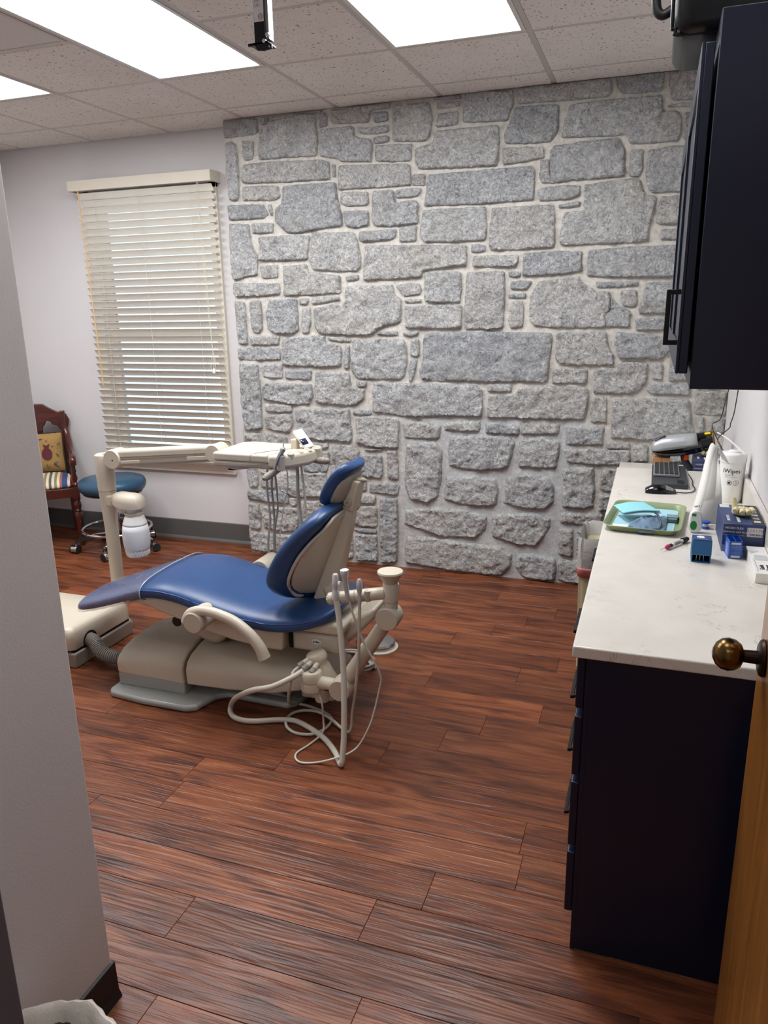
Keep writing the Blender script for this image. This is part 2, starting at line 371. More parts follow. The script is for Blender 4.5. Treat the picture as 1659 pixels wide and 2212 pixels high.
STONES=[[(-2553,2739),(-2329,2732),(-2327,2659),(-2351,2651),(-2551,2644)],
[(-2314,2734),(-2257,2733),(-2257,2704),(-2300,2699)],
[(-2244,2736),(-1915,2739),(-1916,2729),(-2091,2736),(-2228,2731)],
[(-2229,2714),(-2092,2717),(-2061,2728),(-1949,2723),(-1949,2637),(-1942,2586),(-1951,2515),(-1966,2504),(-2103,2510),(-2329,2508),(-2314,2642),(-2290,2678)],
[(-1923,2718),(-1890,2724),(-1876,2704),(-1879,2659),(-1922,2654)],
[(-1842,2732),(-1491,2739),(-1495,2712),(-1610,2711),(-1625,2655),(-1711,2656),(-1845,2662)],
[(-1593,2697),(-1509,2695),(-1504,2651),(-1583,2648)],
[(-1919,2637),(-1871,2640),(-1715,2637),(-1713,2586),(-1670,2574),(-1613,2566),(-1605,2535),(-1612,2449),(-1797,2462),(-1811,2479),(-1922,2497)],
[(-1686,2636),(-1626,2622),(-1506,2630),(-1508,2594),(-1584,2591),(-1670,2596)],
[(-1592,2571),(-1504,2572),(-1504,2545),(-1543,2541),(-1591,2539)],
[(-1582,2530),(-1369,2518),(-1373,2435),(-1580,2447)],
[(-2549,2616),(-2513,2621),(-2483,2604),(-2471,2538),(-2478,2393),(-2480,2307),(-2498,2291),(-2547,2294),(-2557,2372)],
[(-2436,2618),(-2360,2612),(-2372,2517),(-2428,2510)],
[(-2434,2489),(-2259,2490),(-1922,2478),(-1874,2465),(-1873,2370),(-2033,2372),(-2426,2383),(-2450,2388)],
[(-1853,2445),(-1833,2443),(-1838,2385),(-1852,2385)],
[(-1805,2438),(-1398,2419),(-1377,2402),(-1376,2307),(-1663,2309),(-1817,2309)],
[(-2447,2365),(-2212,2355),(-2204,2294),(-2233,2278),(-2453,2286)],
[(-2562,2264),(-2314,2254),(-2290,2195),(-2327,2179),(-2556,2179)],
[(-2284,2252),(-2262,2251),(-2258,2194),(-2270,2191)],
[(-2174,2348),(-2073,2351),(-1838,2349),(-1830,2262),(-1803,2170),(-1803,2111),(-1946,2102),(-2094,2082),(-2165,2089),(-2236,2159),(-2228,2232),(-2187,2250)],
[(-1799,2292),(-1634,2285),(-1636,2216),(-1768,2217),(-1805,2235)],
[(-1788,2189),(-1637,2182),(-1633,2103),(-1735,2097),(-1772,2107)],
[(-1598,2286),(-1480,2285),(-1463,2209),(-1428,2220),(-1350,2225),(-1331,2202),(-1334,2102),(-1493,2093),(-1595,2101),(-1609,2128)],
[(-1462,2281),(-1406,2287),(-1315,2288),(-1315,2263),(-1340,2246),(-1459,2243)],
[(-2558,2155),(-2423,2145),(-2418,2038),(-2379,1954),(-2384,1849),(-2482,1838),(-2551,1819),(-2565,1862)],
[(-2398,2150),(-2257,2148),(-2262,2093),(-2398,2094)],
[(-2354,2070),(-2017,2065),(-2038,1928),(-2364,1931)],
[(-1993,2078),(-1728,2069),(-1707,2016),(-1691,1929),(-1693,1870),(-1719,1852),(-1841,1855),(-2003,1869),(-2016,1914),(-2004,2008)],
[(-1691,2070),(-1465,2076),(-1469,2031),(-1495,2020),(-1670,2013),(-1689,2018)],
[(-1440,2081),(-1341,2086),(-1345,2006),(-1441,2008)],
[(-2362,1898),(-2241,1900),(-2245,1832),(-2350,1826)],
[(-2196,1893),(-2041,1898),(-2031,1853),(-1826,1827),(-1828,1728),(-1970,1723),(-2206,1718)],
[(-1785,1819),(-1709,1830),(-1709,1804),(-1778,1795)],
[(-2557,1801),(-2238,1793),(-2233,1730),(-2349,1721),(-2542,1717),(-2561,1744)],
[(-2557,1690),(-2489,1685),(-2483,1602),(-2485,1515),(-2483,1426),(-2547,1426),(-2555,1544)],
[(-2447,1688),(-2372,1688),(-2367,1601),(-2375,1521),(-2393,1496),(-2431,1498),(-2449,1544)],
[(-2309,1693),(-2118,1696),(-2120,1583),(-2119,1512),(-2149,1489),(-2281,1490),(-2324,1521),(-2336,1600)],
[(-2102,1696),(-2040,1700),(-2050,1667),(-2096,1664)],
[(-2010,1701),(-1838,1706),(-1829,1684),(-1909,1677),(-1965,1666),(-2016,1665)],
[(-2085,1636),(-2030,1642),(-2032,1568),(-2046,1489),(-2091,1491)],
[(-1783,1765),(-1491,1765),(-1484,1711),(-1441,1683),(-1441,1552),(-1569,1522),(-1638,1478),(-1800,1475),(-1980,1489),(-2002,1540),(-2005,1638),(-1879,1661),(-1797,1673)],
[(-2462,1474),(-2253,1473),(-2260,1420),(-2458,1417)],
[(-2558,1397),(-2257,1401),(-2257,1327),(-2392,1323),(-2555,1325)],
[(-2224,1462),(-1941,1472),(-1935,1429),(-1841,1419),(-1830,1369),(-1841,1290),(-1973,1283),(-2234,1291),(-2238,1368)],
[(-1921,1469),(-1839,1465),(-1769,1450),(-1774,1436),(-1910,1444)],
[(-1802,1412),(-1776,1412),(-1782,1276),(-1818,1276)],
[(-1750,1447),(-1429,1453),(-1411,1412),(-1408,1315),(-1420,1238),(-1454,1213),(-1722,1212),(-1760,1255),(-1761,1341)],
[(-2553,1295),(-2420,1293),(-2412,1157),(-2413,880),(-2448,867),(-2545,864),(-2553,1063)],
[(-2398,1293),(-2246,1296),(-2249,1211),(-2323,1208),(-2386,1218)],
[(-2224,1257),(-2042,1261),(-2048,1204),(-2222,1205)],
[(-2010,1252),(-1783,1244),(-1770,1157),(-1681,1152),(-1690,1090),(-1750,1048),(-1894,1048),(-2015,1060)],
[(-1738,1201),(-1668,1199),(-1676,1166),(-1731,1163)],
[(-2389,1177),(-2042,1175),(-2042,1089),(-2065,1046),(-2214,1048),(-2392,1070)],
[(-2381,1040),(-2190,1037),(-2196,991),(-2380,990)],
[(-2381,967),(-2193,976),(-2192,919),(-2216,860),(-2293,865),(-2387,881)],
[(-2162,1011),(-1790,1025),(-1789,947),(-1775,873),(-1785,816),(-2001,819),(-2150,840),(-2154,920)],
[(-1763,1015),(-1645,1018),(-1645,989),(-1760,989)],
[(-1589,1492),(-1469,1498),(-1467,1477),(-1585,1476)],
[(-1469,1760),(-1430,1770),(-1326,1768),(-1316,1732),(-1323,1709),(-1417,1702),(-1440,1723)],
[(-1414,1680),(-1316,1682),(-1314,1664),(-1411,1662)],
[(-1287,1829),(-1076,1827),(-1072,1750),(-1080,1659),(-1223,1664),(-1290,1667)],
[(-1411,1644),(-1071,1643),(-1070,1543),(-1079,1513),(-1210,1511),(-1406,1516)],
[(-1041,1822),(-826,1821),(-821,1715),(-827,1524),(-857,1506),(-1044,1510),(-1052,1543),(-1046,1720)],
[(-802,1821),(-739,1817),(-738,1796),(-762,1791),(-798,1795)],
[(-785,1766),(-670,1766),(-701,1723),(-787,1726)],
[(-796,1702),(-706,1702),(-705,1676),(-798,1679)],
[(-782,1657),(-720,1661),(-712,1610),(-715,1523),(-784,1511),(-795,1564)],
[(-1426,1491),(-1334,1494),(-1337,1477),(-1380,1469),(-1425,1474)],
[(-1377,1448),(-1328,1451),(-1331,1353),(-1382,1354)],
[(-1381,1333),(-1341,1331),(-1355,1254),(-1375,1203),(-1390,1203),(-1391,1285)],
[(-1288,1484),(-1158,1490),(-845,1488),(-557,1484),(-550,1458),(-558,1364),(-567,1227),(-594,1209),(-838,1208),(-1222,1209),(-1305,1210),(-1325,1261),(-1301,1342),(-1298,1448)],
[(-907,1189),(-771,1193),(-772,1152),(-907,1148)],
[(-1216,2715),(-1094,2709),(-1097,2686),(-1213,2684)],
[(-1210,2657),(-1103,2661),(-1102,2598),(-1168,2595),(-1222,2595),(-1216,2631)],
[(-1065,2742),(-935,2742),(-929,2735),(-804,2735),(-805,2662),(-821,2633),(-829,2595),(-1031,2602),(-1073,2608)],
[(-785,2652),(-564,2644),(-561,2528),(-595,2470),(-729,2475),(-837,2481),(-839,2531),(-811,2580)],
[(-1222,2571),(-1054,2572),(-880,2573),(-870,2507),(-876,2403),(-887,2374),(-1016,2378),(-1320,2388),(-1339,2420),(-1342,2486),(-1326,2498),(-1240,2516)],
[(-848,2459),(-636,2447),(-630,2395),(-726,2386),(-846,2375)],
[(-1361,2361),(-1291,2359),(-1293,2301),(-1362,2305)],
[(-1268,2354),(-1016,2354),(-691,2358),(-676,2330),(-677,2192),(-691,2188),(-894,2186),(-1284,2191),(-1293,2203),(-1277,2266)],
[(-1296,2167),(-936,2166),(-933,2020),(-944,1992),(-1134,1994),(-1290,1995),(-1319,2042)],
[(-900,2156),(-571,2157),(-560,2090),(-556,1948),(-573,1938),(-895,1937),(-913,1957),(-912,2052)],
[(-1017,1970),(-941,1968),(-940,1935),(-1016,1932)],
[(-1004,1910),(-752,1906),(-754,1873),(-768,1845),(-1006,1853)],
[(-1240,2742),(-1089,2742),(-1089,2722),(-1237,2731)],
[(-539,2154),(-434,2166),(-433,2144),(-536,2139)],
[(-408,2244),(-284,2255),(-140,2260),(-120,2217),(-103,2178),(-54,2172),(-52,2113),(-72,2023),(-75,1955),(-160,1949),(-517,1949),(-526,1964),(-516,2089),(-499,2118),(-406,2118)],
[(-500,2636),(-350,2643),(-53,2637),(-50,2565),(24,2561),(44,2521),(44,2458),(35,2425),(-144,2426),(-192,2432),(-212,2475),(-292,2475),(-541,2485),(-525,2571)],
[(-277,2742),(-50,2742),(-55,2659),(-241,2666),(-268,2689)],
[(-18,2742),(126,2742),(138,2610),(111,2608),(-3,2614),(-22,2678)],
[(-20,2593),(31,2595),(149,2589),(150,2575),(-19,2583)],
[(59,2551),(170,2550),(182,2425),(67,2429)],
[(-575,2448),(-252,2460),(-219,2406),(-214,2284),(-221,2277),(-481,2275),(-557,2268),(-587,2299),(-594,2421)],
[(-645,2381),(-602,2383),(-595,2300),(-567,2267),(-635,2273),(-647,2303)],
[(-187,2394),(-130,2397),(-126,2306),(-138,2272),(-187,2275)],
[(-98,2388),(0,2398),(184,2398),(203,2183),(-70,2190),(-91,2215),(-105,2281)],
[(-25,2164),(205,2159),(217,2028),(-20,2032),(-40,2045)],
[(-10,2006),(219,2000),(224,1950),(-9,1955)],
[(-323,1751),(-108,1749),(-107,1729),(-203,1724),(-314,1722)],
[(-625,1763),(-416,1783),(-408,1757),(-356,1724),(-327,1703),(-250,1701),(-244,1610),(-267,1575),(-263,1512),(-490,1513),(-653,1523),(-678,1573),(-674,1696)],
[(-239,1666),(-196,1623),(-139,1598),(-137,1514),(-258,1515),(-262,1575),(-240,1603)],
[(-191,1703),(-112,1706),(-110,1621),(-183,1627)],
[(-60,1738),(79,1742),(184,1738),(197,1583),(-87,1583),(-92,1608)],
[(-106,1556),(199,1562),(206,1487),(-23,1495),(-102,1496)],
[(-522,1484),(-258,1486),(-239,1403),(-212,1360),(-209,1311),(-393,1309),(-496,1314),(-523,1344)],
[(-202,1489),(-90,1474),(75,1460),(80,1389),(43,1343),(-179,1346),(-204,1410)],
[(-532,1284),(-348,1284),(-347,1204),(-402,1207),(-540,1205)],
[(-164,1324),(-31,1321),(-27,1224),(-75,1157),(-182,1155),(-304,1153),(-308,1227),(-304,1275),(-190,1295)],
[(1,1314),(48,1317),(51,1236),(3,1235)],
[(89,1368),(150,1362),(194,1234),(86,1226)],
[(-16,1206),(196,1209),(194,1152),(9,1155),(-20,1173)],
[(-307,1130),(-234,1128),(-229,989),(-310,990),(-318,1069)],
[(-197,1121),(196,1127),(212,1018),(234,953),(27,900),(-195,902),(-200,1043)],
[(232,1174),(378,1174),(385,1049),(229,1055)],
[(254,1038),(281,1035),(285,955),(261,954)],
[(312,1028),(385,1031),(385,951),(319,949)],
[(196,1362),(346,1376),(363,1195),(224,1188)],
[(225,1569),(354,1567),(371,1383),(242,1376)],
[(-1747,968),(-1650,981),(-1473,976),(-1461,952),(-1468,798),(-1483,789),(-1646,791),(-1752,811),(-1735,880)],
[(-2549,834),(-2393,846),(-2239,828),(-2242,772),(-2554,766)],
[(-2111,800),(-1945,799),(-1946,774),(-1970,758),(-2042,759),(-2081,775)],
[(-1692,774),(-1583,778),(-1580,765),(-1685,759)],
[(-2091,734),(-1940,741),(-1943,667),(-1965,607),(-2125,602),(-2125,681)],
[(-1907,786),(-1768,792),(-1730,758),(-1734,620),(-1796,602),(-1921,609),(-1929,705)],
[(-1708,730),(-1580,740),(-1574,672),(-1579,592),(-1712,592)],
[(-1539,767),(-1476,766),(-1467,584),(-1538,587)],
[(-2552,621),(-2479,625),(-2470,548),(-2477,478),(-2537,474),(-2549,544)],
[(-2448,596),(-2343,598),(-2349,570),(-2436,573)],
[(-2447,542),(-2341,552),(-2346,471),(-2447,476)],
[(-2304,558),(-2261,579),(-1969,599),(-1956,518),(-1975,441),(-2203,426),(-2293,459),(-2316,496)],
[(-2446,680),(-2173,701),(-2177,622),(-2309,611),(-2450,618)],
[(-2557,720),(-2460,725),(-2461,649),(-2559,644)],
[(-2552,446),(-2260,457),(-2245,423),(-2252,373),(-2399,374),(-2552,383)],
[(-2233,413),(-2187,416),(-2186,366),(-2235,370)],
[(-2554,355),(-2477,353),(-2465,251),(-2476,178),(-2553,180)],
[(-2448,339),(-2191,346),(-2179,265),(-2191,186),(-2284,178),(-2444,193)],
[(-2156,391),(-1928,422),(-1885,288),(-1911,247),(-2163,259)],
[(-1663,551),(-1467,555),(-1472,486),(-1661,488)],
[(-1720,562),(-1686,568),(-1689,494),(-1722,495)],
[(-1738,465),(-1627,472),(-1630,416),(-1740,416)],
[(-1787,386),(-1617,398),(-1620,260),(-1783,258)],
[(-1788,234),(-1698,246),(-1620,241),(-1624,217),(-1737,216)],
[(-1593,452),(-1480,460),(-1474,327),(-1485,39),(-1593,25),(-1597,243)],
[(-1769,198),(-1621,206),(-1621,26),(-1770,23)],
[(-1945,198),(-1793,203),(-1794,33),(-1951,26)],
[(-2551,148),(-2353,148),(-2184,155),(-2192,11),(-2404,15),(-2552,22)],
[(-2164,239),(-1967,243),(-1970,181),(-2166,180)],
[(-2160,149),(-1970,165),(-1976,19),(-2166,13)],
[(-1922,580),(-1743,590),(-1755,426),(-1920,430)],
[(-1866,403),(-1803,400),(-1807,256),(-1871,251)],
[(-1438,948),(-1343,964),(-1193,939),(-1197,866),(-1215,848),(-1425,851)],
[(-1176,948),(-1080,973),(-952,974),(-952,931),(-960,905),(-1167,904)],
[(-919,961),(-843,972),(-715,947),(-717,894),(-917,897)],
[(-707,968),(-483,976),(-492,907),(-701,898)],
[(-447,965),(-235,964),(-240,854),(-442,847)],
[(-453,826),(-94,835),(-87,779),(-104,754),(-257,742),(-434,753)],
[(-1412,818),(-1228,839),(-1184,776),(-1188,618),(-1210,492),(-1273,443),(-1392,462),(-1428,550),(-1422,694)],
[(-1131,869),(-994,891),(-775,886),(-737,847),(-748,813),(-770,702),(-820,683),(-956,668),(-1043,670),(-1139,691),(-1149,795)],
[(-709,873),(-595,893),(-479,874),(-479,792),(-492,709),(-556,701),(-712,705),(-722,781)],
[(-1156,620),(-990,638),(-853,629),(-834,570),(-840,464),(-900,444),(-1075,448),(-1169,477)],
[(-793,633),(-669,674),(-546,655),(-503,607),(-499,506),(-546,451),(-679,450),(-798,476),(-791,538)],
[(-452,711),(-279,728),(-268,589),(-270,488),(-321,472),(-449,475),(-455,610)],
[(-240,714),(-102,726),(-95,608),(-186,590),(-241,599)],
[(-239,565),(-92,567),(-88,501),(-237,469)],
[(-1421,387),(-1255,417),(-1031,415),(-899,389),(-906,299),(-967,240),(-1164,228),(-1301,258),(-1431,293)],
[(-865,401),(-729,420),(-611,429),(-511,402),(-517,340),(-587,220),(-706,218),(-862,258)],
[(-1413,211),(-1255,224),(-1002,201),(-808,200),(-738,152),(-744,70),(-803,4),(-1026,4),(-1255,14),(-1424,30),(-1432,143)],
[(-704,155),(-619,172),(-476,150),(-465,71),(-470,12),(-562,4),(-674,18),(-714,73)],
[(-460,440),(-209,459),(-213,382),(-316,374),(-453,376)],
[(-464,345),(-378,343),(-370,169),(-457,179)],
[(-354,341),(-314,348),(-309,319),(-353,323)],
[(-455,148),(-280,160),(-272,4),(-395,4),(-454,18)],
[(-356,297),(-232,308),(-226,200),(-351,189)],
[(-265,171),(-115,185),(-104,12),(-256,4)],
[(-216,876),(-93,879),(-90,848),(-214,839)],
[(-73,864),(3,870),(10,777),(-64,773)],
[(27,853),(213,861),(219,785),(32,775)],
[(-1655,1993),(-1423,1984),(-1046,1969),(-1045,1861),(-1255,1845),(-1306,1842),(-1311,1806),(-1482,1798),(-1672,1795)],
[(-1623,1189),(-1431,1189),(-972,1183),(-941,1151),(-941,1001),(-1169,1000),(-1374,988),(-1627,1009)],
[(-905,1122),(-750,1134),(-713,1180),(-568,1188),(-342,1181),(-332,1135),(-348,1001),(-641,999),(-905,997)],
[(-1472,2721),(-1268,2718),(-1247,2661),(-1258,2555),(-1287,2529),(-1472,2544)],
[(-776,2742),(-307,2741),(-297,2691),(-316,2659),(-484,2662),(-774,2667)],
[(-656,2236),(-598,2247),(-438,2248),(-435,2193),(-497,2181),(-644,2182)],
[(-721,1912),(-547,1920),(-409,1912),(-406,1810),(-504,1798),(-643,1795),(-722,1797)],
[(-370,1915),(-232,1922),(179,1928),(193,1764),(-295,1778),(-373,1785)]]

# ================================================================ STRUCTURE
XL, XR, YF, YB, ZC = -4.53, .39, .60, 4.60, 2.75
YS = 4.42                                    # face of the stone wall
# ---- floor with single planks
fl = struct(B(-5.0,1.6,-1.6,4.75,-.06,-.012).build('floor',darkgap,smooth=0,at=(0,0,-.06)),'reddish brown wood plank floor','floor')
ROW=.1555; Y0=1.218
JO={1:[-1.14],2:[-.638],3:[-.507],4:[-.27,-1.74],5:[-1.503],6:[-1.211],7:[-.862],8:[-.673],9:[-.544],11:[-.861],14:[-.866],15:[-.69],16:[-.542],17:[-.406],19:[-1.274],20:[-1.187]}
PLM={}
def plank(x0,x1,y0,y1):
    ln=round(x1-x0,3); w=round(y1-y0,3); key=(ln,w)
    if key not in PLM:
        g=.0004; c=.0009; a,b_=ln/2-g,w/2-g; z=0
        v=[(-a,-b_,-.012),(a,-b_,-.012),(a,b_,-.012),(-a,b_,-.012),(-a,-b_,z-c),(a,-b_,z-c),(a,b_,z-c),(-a,b_,z-c),(-a+c,-b_+c,z),(a-c,-b_+c,z),(a-c,b_-c,z),(-a+c,b_-c,z)]
        f=[(0,1,5,4),(1,2,6,5),(2,3,7,6),(3,0,4,7),(4,5,9,8),(5,6,10,9),(6,7,11,10),(7,4,8,11),(8,9,10,11)]
        me=bpy.data.meshes.new('plank'); me.from_pydata(v,[],f); me.materials.append(floor_m); PLM[key]=me
    o=bpy.data.objects.new('plank',PLM[key]); COL.objects.link(o); o.parent=fl; o.location=((x0+x1)/2,(y0+y1)/2,.06)
rng=random.Random(3)
for k in range(-16,22):
    y0=Y0+(k-0)*ROW; y1=y0+ROW
    if y0>4.6: break
    j=JO.get(k,[rng.uniform(-1.2,-.2)])[0]
    xs=[j]; 
    while xs[-1]<XR+.8: xs.append(xs[-1]+1.22)
    while xs[0]>-4.6: xs.insert(0,xs[0]-1.22)
    for a,b_ in zip(xs,xs[1:]):
        a=max(a,-4.6); b_=min(b_,1.3)
        if b_-a>.02: plank(a,b_,y0,min(y1,4.66))
# ---- walls
wb=MB(); x0,x1,z0,z1=-3.72,-2.79,.60,2.40
for bx in ((XL-.12,x0,0,2.9),(x1,XR+.12,0,2.9),(x0,x1,0,z0),(x0,x1,z1,2.9)): wb.box(bx[0],bx[1],YB,YB+.14,bx[2],bx[3])
struct(wb.build('wall_back',wallp,smooth=0,at=(0,YB,0)),'plain pale lilac-grey wall around the window','wall')
struct(B(XL-.12,XL,YF-.12,YB+.14,0,2.9).build('wall_left',wallp,smooth=0),'plain pale wall at the far left behind the armchair','wall')
struct(B(XR,XR+.12,YF-.12,YB+.14,0,2.9).build('wall_right',wallp,smooth=0),'plain white wall behind the counter and wall cabinet','wall')
struct(B(-1.27,-1.15,YF,1.185,0,2.9).build('wall_partition',wallp,smooth=0,bevel=.004),'short taupe-shaded partition wall in the left foreground','wall')
wf=MB().box(XL-.12,-.79,YF-.12,YF,0,2.9).box(.30,XR+.12,YF-.12,YF,0,2.9).box(-.79,.30,YF-.12,YF,2.12,2.9)
struct(wf.build('wall_front',wallp,smooth=0,at=(0,YF,0)),'wall around the doorway the room is seen through','wall')
hw=MB().box(-2.0,-1.88,-1.5,YF-.12,0,2.9).box(1.2,1.32,-1.5,YF-.12,0,2.9).box(-2.0,1.32,-1.62,-1.5,0,2.9)
struct(hw.build('wall_hall',wallp,smooth=0,at=(0,-1.5,0)),'hallway walls behind the viewer','wall')
# ---- stone wall
NG=160
def mortar():
    xs=np.linspace(-2.555,XR,230); zs=np.linspace(.0,2.745,210); V=[];F=[]
    for z in zs:
        for x in xs:
            e=0 if x>-2.54 else 1
            xx=x+(noise.noise(Vector((0,7.3,z*9)))*.018+noise.noise(Vector((3,1,z*31)))*.008-.004 if x<-2.55 else 0)
            y=YS+.013+.0025*noise.fractal(Vector((x*9,1,z*9)),1.0,2.0,4)+.002*noise.noise(Vector((x*60,2,z*60)))
            V.append((xx,y,z))
    n=len(xs)
    for i in range(len(zs)-1):
        for k in range(n-1):
            F.append((i*n+k,i*n+k+1,(i+1)*n+k+1,(i+1)*n+k))
    m=MB().add(V,F)
    # left return of the veneer
    o=len(m.v); L0=[i*n for i in range(len(zs))]
    R0=[]
    for i in range(len(zs)): m.v.append(Vector((m.v[i*n].x+.004,YB-.002,zs[i]))); R0.append(o+i)
    for i in range(len(zs)-1): m.f.append([L0[i],L0[i+1],R0[i+1],R0[i]])
    return m
ws=struct(mortar().build('wall_stone',mortar_m,smooth=60,at=(0,YS,0)),'wall of grey split-face stones set in pale mortar','wall')
ws.parent=None
def stone(poly,seed):
    P=np.array(poly,float)/1000; n=len(P)
    rg=random.Random(seed)
    area=abs(sum(P[i][0]*P[(i+1)%n][1]-P[(i+1)%n][0]*P[i][1] for i in range(n)))/2
    sp=max(.0075,math.sqrt(area/1300))
    # resample + chaikin once for soft corners, then ragged edge
    Q=[]
    for i in range(n):
        a,b_=P[i],P[(i+1)%n]; d=np.linalg.norm(b_-a); c=min(.14,.007/max(d,1e-6))
        Q.append(a+(b_-a)*c); Q.append(a+(b_-a)*(1-c))
    Bd=[]
    for i in range(len(Q)):
        a,b_=Q[i],Q[(i+1)%len(Q)]; d=np.linalg.norm(b_-a); k=max(1,int(d/(sp*1.15)))
        for t in range(k): Bd.append(a+(b_-a)*t/k)
    cen=P.mean(0); out=[]
    for q in Bd:
        w=.0045*noise.noise(Vector((q[0]*28,seed,q[1]*28)))+.003*noise.noise(Vector((q[0]*80,seed,q[1]*80)))
        d=q-cen; d=d/(np.linalg.norm(d)+1e-9); out.append(q+d*(w+.0030))
    Bd=np.array(out); Bd[:,0]=np.minimum(Bd[:,0],XR-.002); Bd[:,1]=np.clip(Bd[:,1],.004,2.744)
    A=Bd; C=np.roll(Bd,-1,0)
    x0,z0=Bd.min(0); x1,z1=Bd.max(0)
    gx,gz=np.meshgrid(np.arange(x0,x1,sp),np.arange(z0,z1,sp*.9)); G=np.stack([gx.ravel(),gz.ravel()],1)
    G+=np.random.RandomState(seed).uniform(-.3,.3,G.shape)*sp
    # inside test
    ins=np.zeros(len(G),bool)
    for a,b_ in zip(A,C):
        cnd=((a[1]>G[:,1])!=(b_[1]>G[:,1])); 
        with np.errstate(divide='ignore',invalid='ignore'): xx=(b_[0]-a[0])*(G[:,1]-a[1])/(b_[1]-a[1])+a[0]
        ins^=cnd&(G[:,0]<xx)
    G=G[ins]
    def dist(X):
        dm=np.full(len(X),9.0)
        for a,b_ in zip(A,C):
            ab=b_-a; t=np.clip(((X-a)@ab)/(ab@ab+1e-12),0,1); dm=np.minimum(dm,np.linalg.norm(X-(a+t[:,None]*ab),axis=1))
        return dm
    if len(G): dd=dist(G); G=G[dd>sp*.55]
    nb=len(Bd); pts=[Vector((p[0],p[1])) for p in Bd]+[Vector((p[0],p[1])) for p in G]
    r=delaunay_2d_cdt(pts,[],[list(range(nb))],1,1e-6)
    V2=np.array([v[:] for v in r[0]]); F=[tuple(f) for f in r[2]]
    dm=dist(V2); ov=r[3]
    prot=.010+.006*rg.random()+ (0.004 if area>.03 else 0); big=area>.012
    rough=.011 if big else .0055
    infill=(-1.48<cen[0]<-.3 and cen[1]<1.0)
    if infill: rough*=.85
    V=[]; off=rg.uniform(0,50); edge=.016 if infill else .0055
    for p,d in zip(V2,dm):
        e=min(1,d/edge); e=.60+.40*math.sqrt(1-(1-e)**2) if not infill else e*e*(3-2*e)
        v3=Vector((p[0],off,p[1]))
        rel=noise.ridged_multi_fractal(v3*7,.9,2.1,5,1.0,2.0)-1.0
        rel=rough*(.6*rel+1.0*noise.fractal(v3*15,.6,2.1,5)+.5*abs(noise.noise(v3*38)))
        y=YS+.0125-(prot+.004+rel)*e
        V.append((p[0],y,p[1]))
    # back skirt
    edges={}
    for f in F:
        for i in range(3):
            a,b_=f[i],f[(i+1)%3]; edges[(a,b_)]=1
    bd=[e for e in edges if (e[1],e[0]) not in edges]; mp={}
    for a,b_ in bd:
        for q in (a,b_):
            if q not in mp: mp[q]=len(V); V.append((V[q][0],YS+.03,V[q][2]))
    F=[f[::-1] for f in F]+[(a,b_,mp[b_],mp[a]) for a,b_ in bd]
    at=Vector((cen[0],YS,cen[1]))
    me=bpy.data.meshes.new('stone'); me.from_pydata([(v[0]-at.x,v[1]-at.y,v[2]-at.z) for v in V],[],F); me.materials.append(stone_m)
    me.polygons.foreach_set('use_smooth',[True]*len(me.polygons)); me.set_sharp_from_angle(angle=R(55))
    o=bpy.data.objects.new('stone',me); COL.objects.link(o); o.parent=ws; o.location=at-ws.location
for i,p in enumerate(STONES): stone(p,i+1)
# ---- baseboards
def baseboard(name,poly,a,b_,plane,m,label):
    struct(MB().prism(poly,plane,a,b_).build(name,m,smooth=0,bevel=.002),label,'baseboard')
baseboard('baseboard_back',[(YB,0),(YB-.022,0),(YB-.016,.012),(YB-.008,.02),(YB-.006,.14),(YB,.145)],XL,-2.57,'yz',baseb,'dark grey vinyl baseboard under the window')
baseboard('baseboard_left',[(XL,0),(XL+.022,0),(XL+.008,.02),(XL+.006,.14),(XL,.145)],1.6,YB-.02,'xz',baseb,'dark grey vinyl baseboard on the left wall')
baseboard('baseboard_partition',[(-1.15,0),(-1.132,0),(-1.140,.02),(-1.142,.10),(-1.15,.104)],YF,1.19,'xz',blackb,'black vinyl baseboard on the foreground partition')
# ---- ceiling: grid bars, tiles
cl=struct(B(XL-.12,1.4,-1.62,YB+.14,2.80,2.9).build('ceiling',wallp,smooth=0,at=(0,0,2.8)),'suspended ceiling of speckled white tiles in a metal grid','ceiling')
GX=[-.588-.612*k for k in range(-3,7)]; GY=[4.2-.61*k for k in range(0,11)]
LIGHTS=[(-1.812,-2.424,2.37,3.59,'large lit ceiling panel left of the hanging bracket'),(-.588,-1.2,2.37,3.59,'lit ceiling panel nearest the wall cabinet'),(-3.036,-3.648,2.37,3.59,'lit ceiling panel at the left edge of the view')]
VENT=(-2.424,-3.036,2.37,2.98)
def bar(x0,x1,y0,y1): B(x0,x1,y0,y1,ZC-.003,ZC+.03).build('grid_bar',tbar,cl,smooth=0)
for x in GX:
    if XL<x<1.3: bar(x-.012,x+.012,-1.5,YB if x<-2.57 else YS+.02)
xs=sorted([x for x in GX if XL<x<1.3]+[XL,1.3]); ys=sorted(GY+[YB]); ys=[y for y in ys if y>-1.5]
for a,b_ in zip(xs,xs[1:]):
    for y in ys[:-1]:
        if not any(min(l[0],l[1])<(a+b_)/2<max(l[0],l[1]) and l[2]+.05<y<l[3]-.05 for l in LIGHTS+[(.024,-.588,-.68,.54)]): bar(a+.012,b_-.012,y-.012,y+.012)
inl=lambda cx,cy:any(min(l[0],l[1])<cx<max(l[0],l[1]) and l[2]<cy<l[3] for l in LIGHTS) or (VENT[1]<cx<VENT[0] and VENT[2]<cy<VENT[3]) or (-.588<cx<.024 and (-.68<cy<.54 or 1.15<cy<1.76))
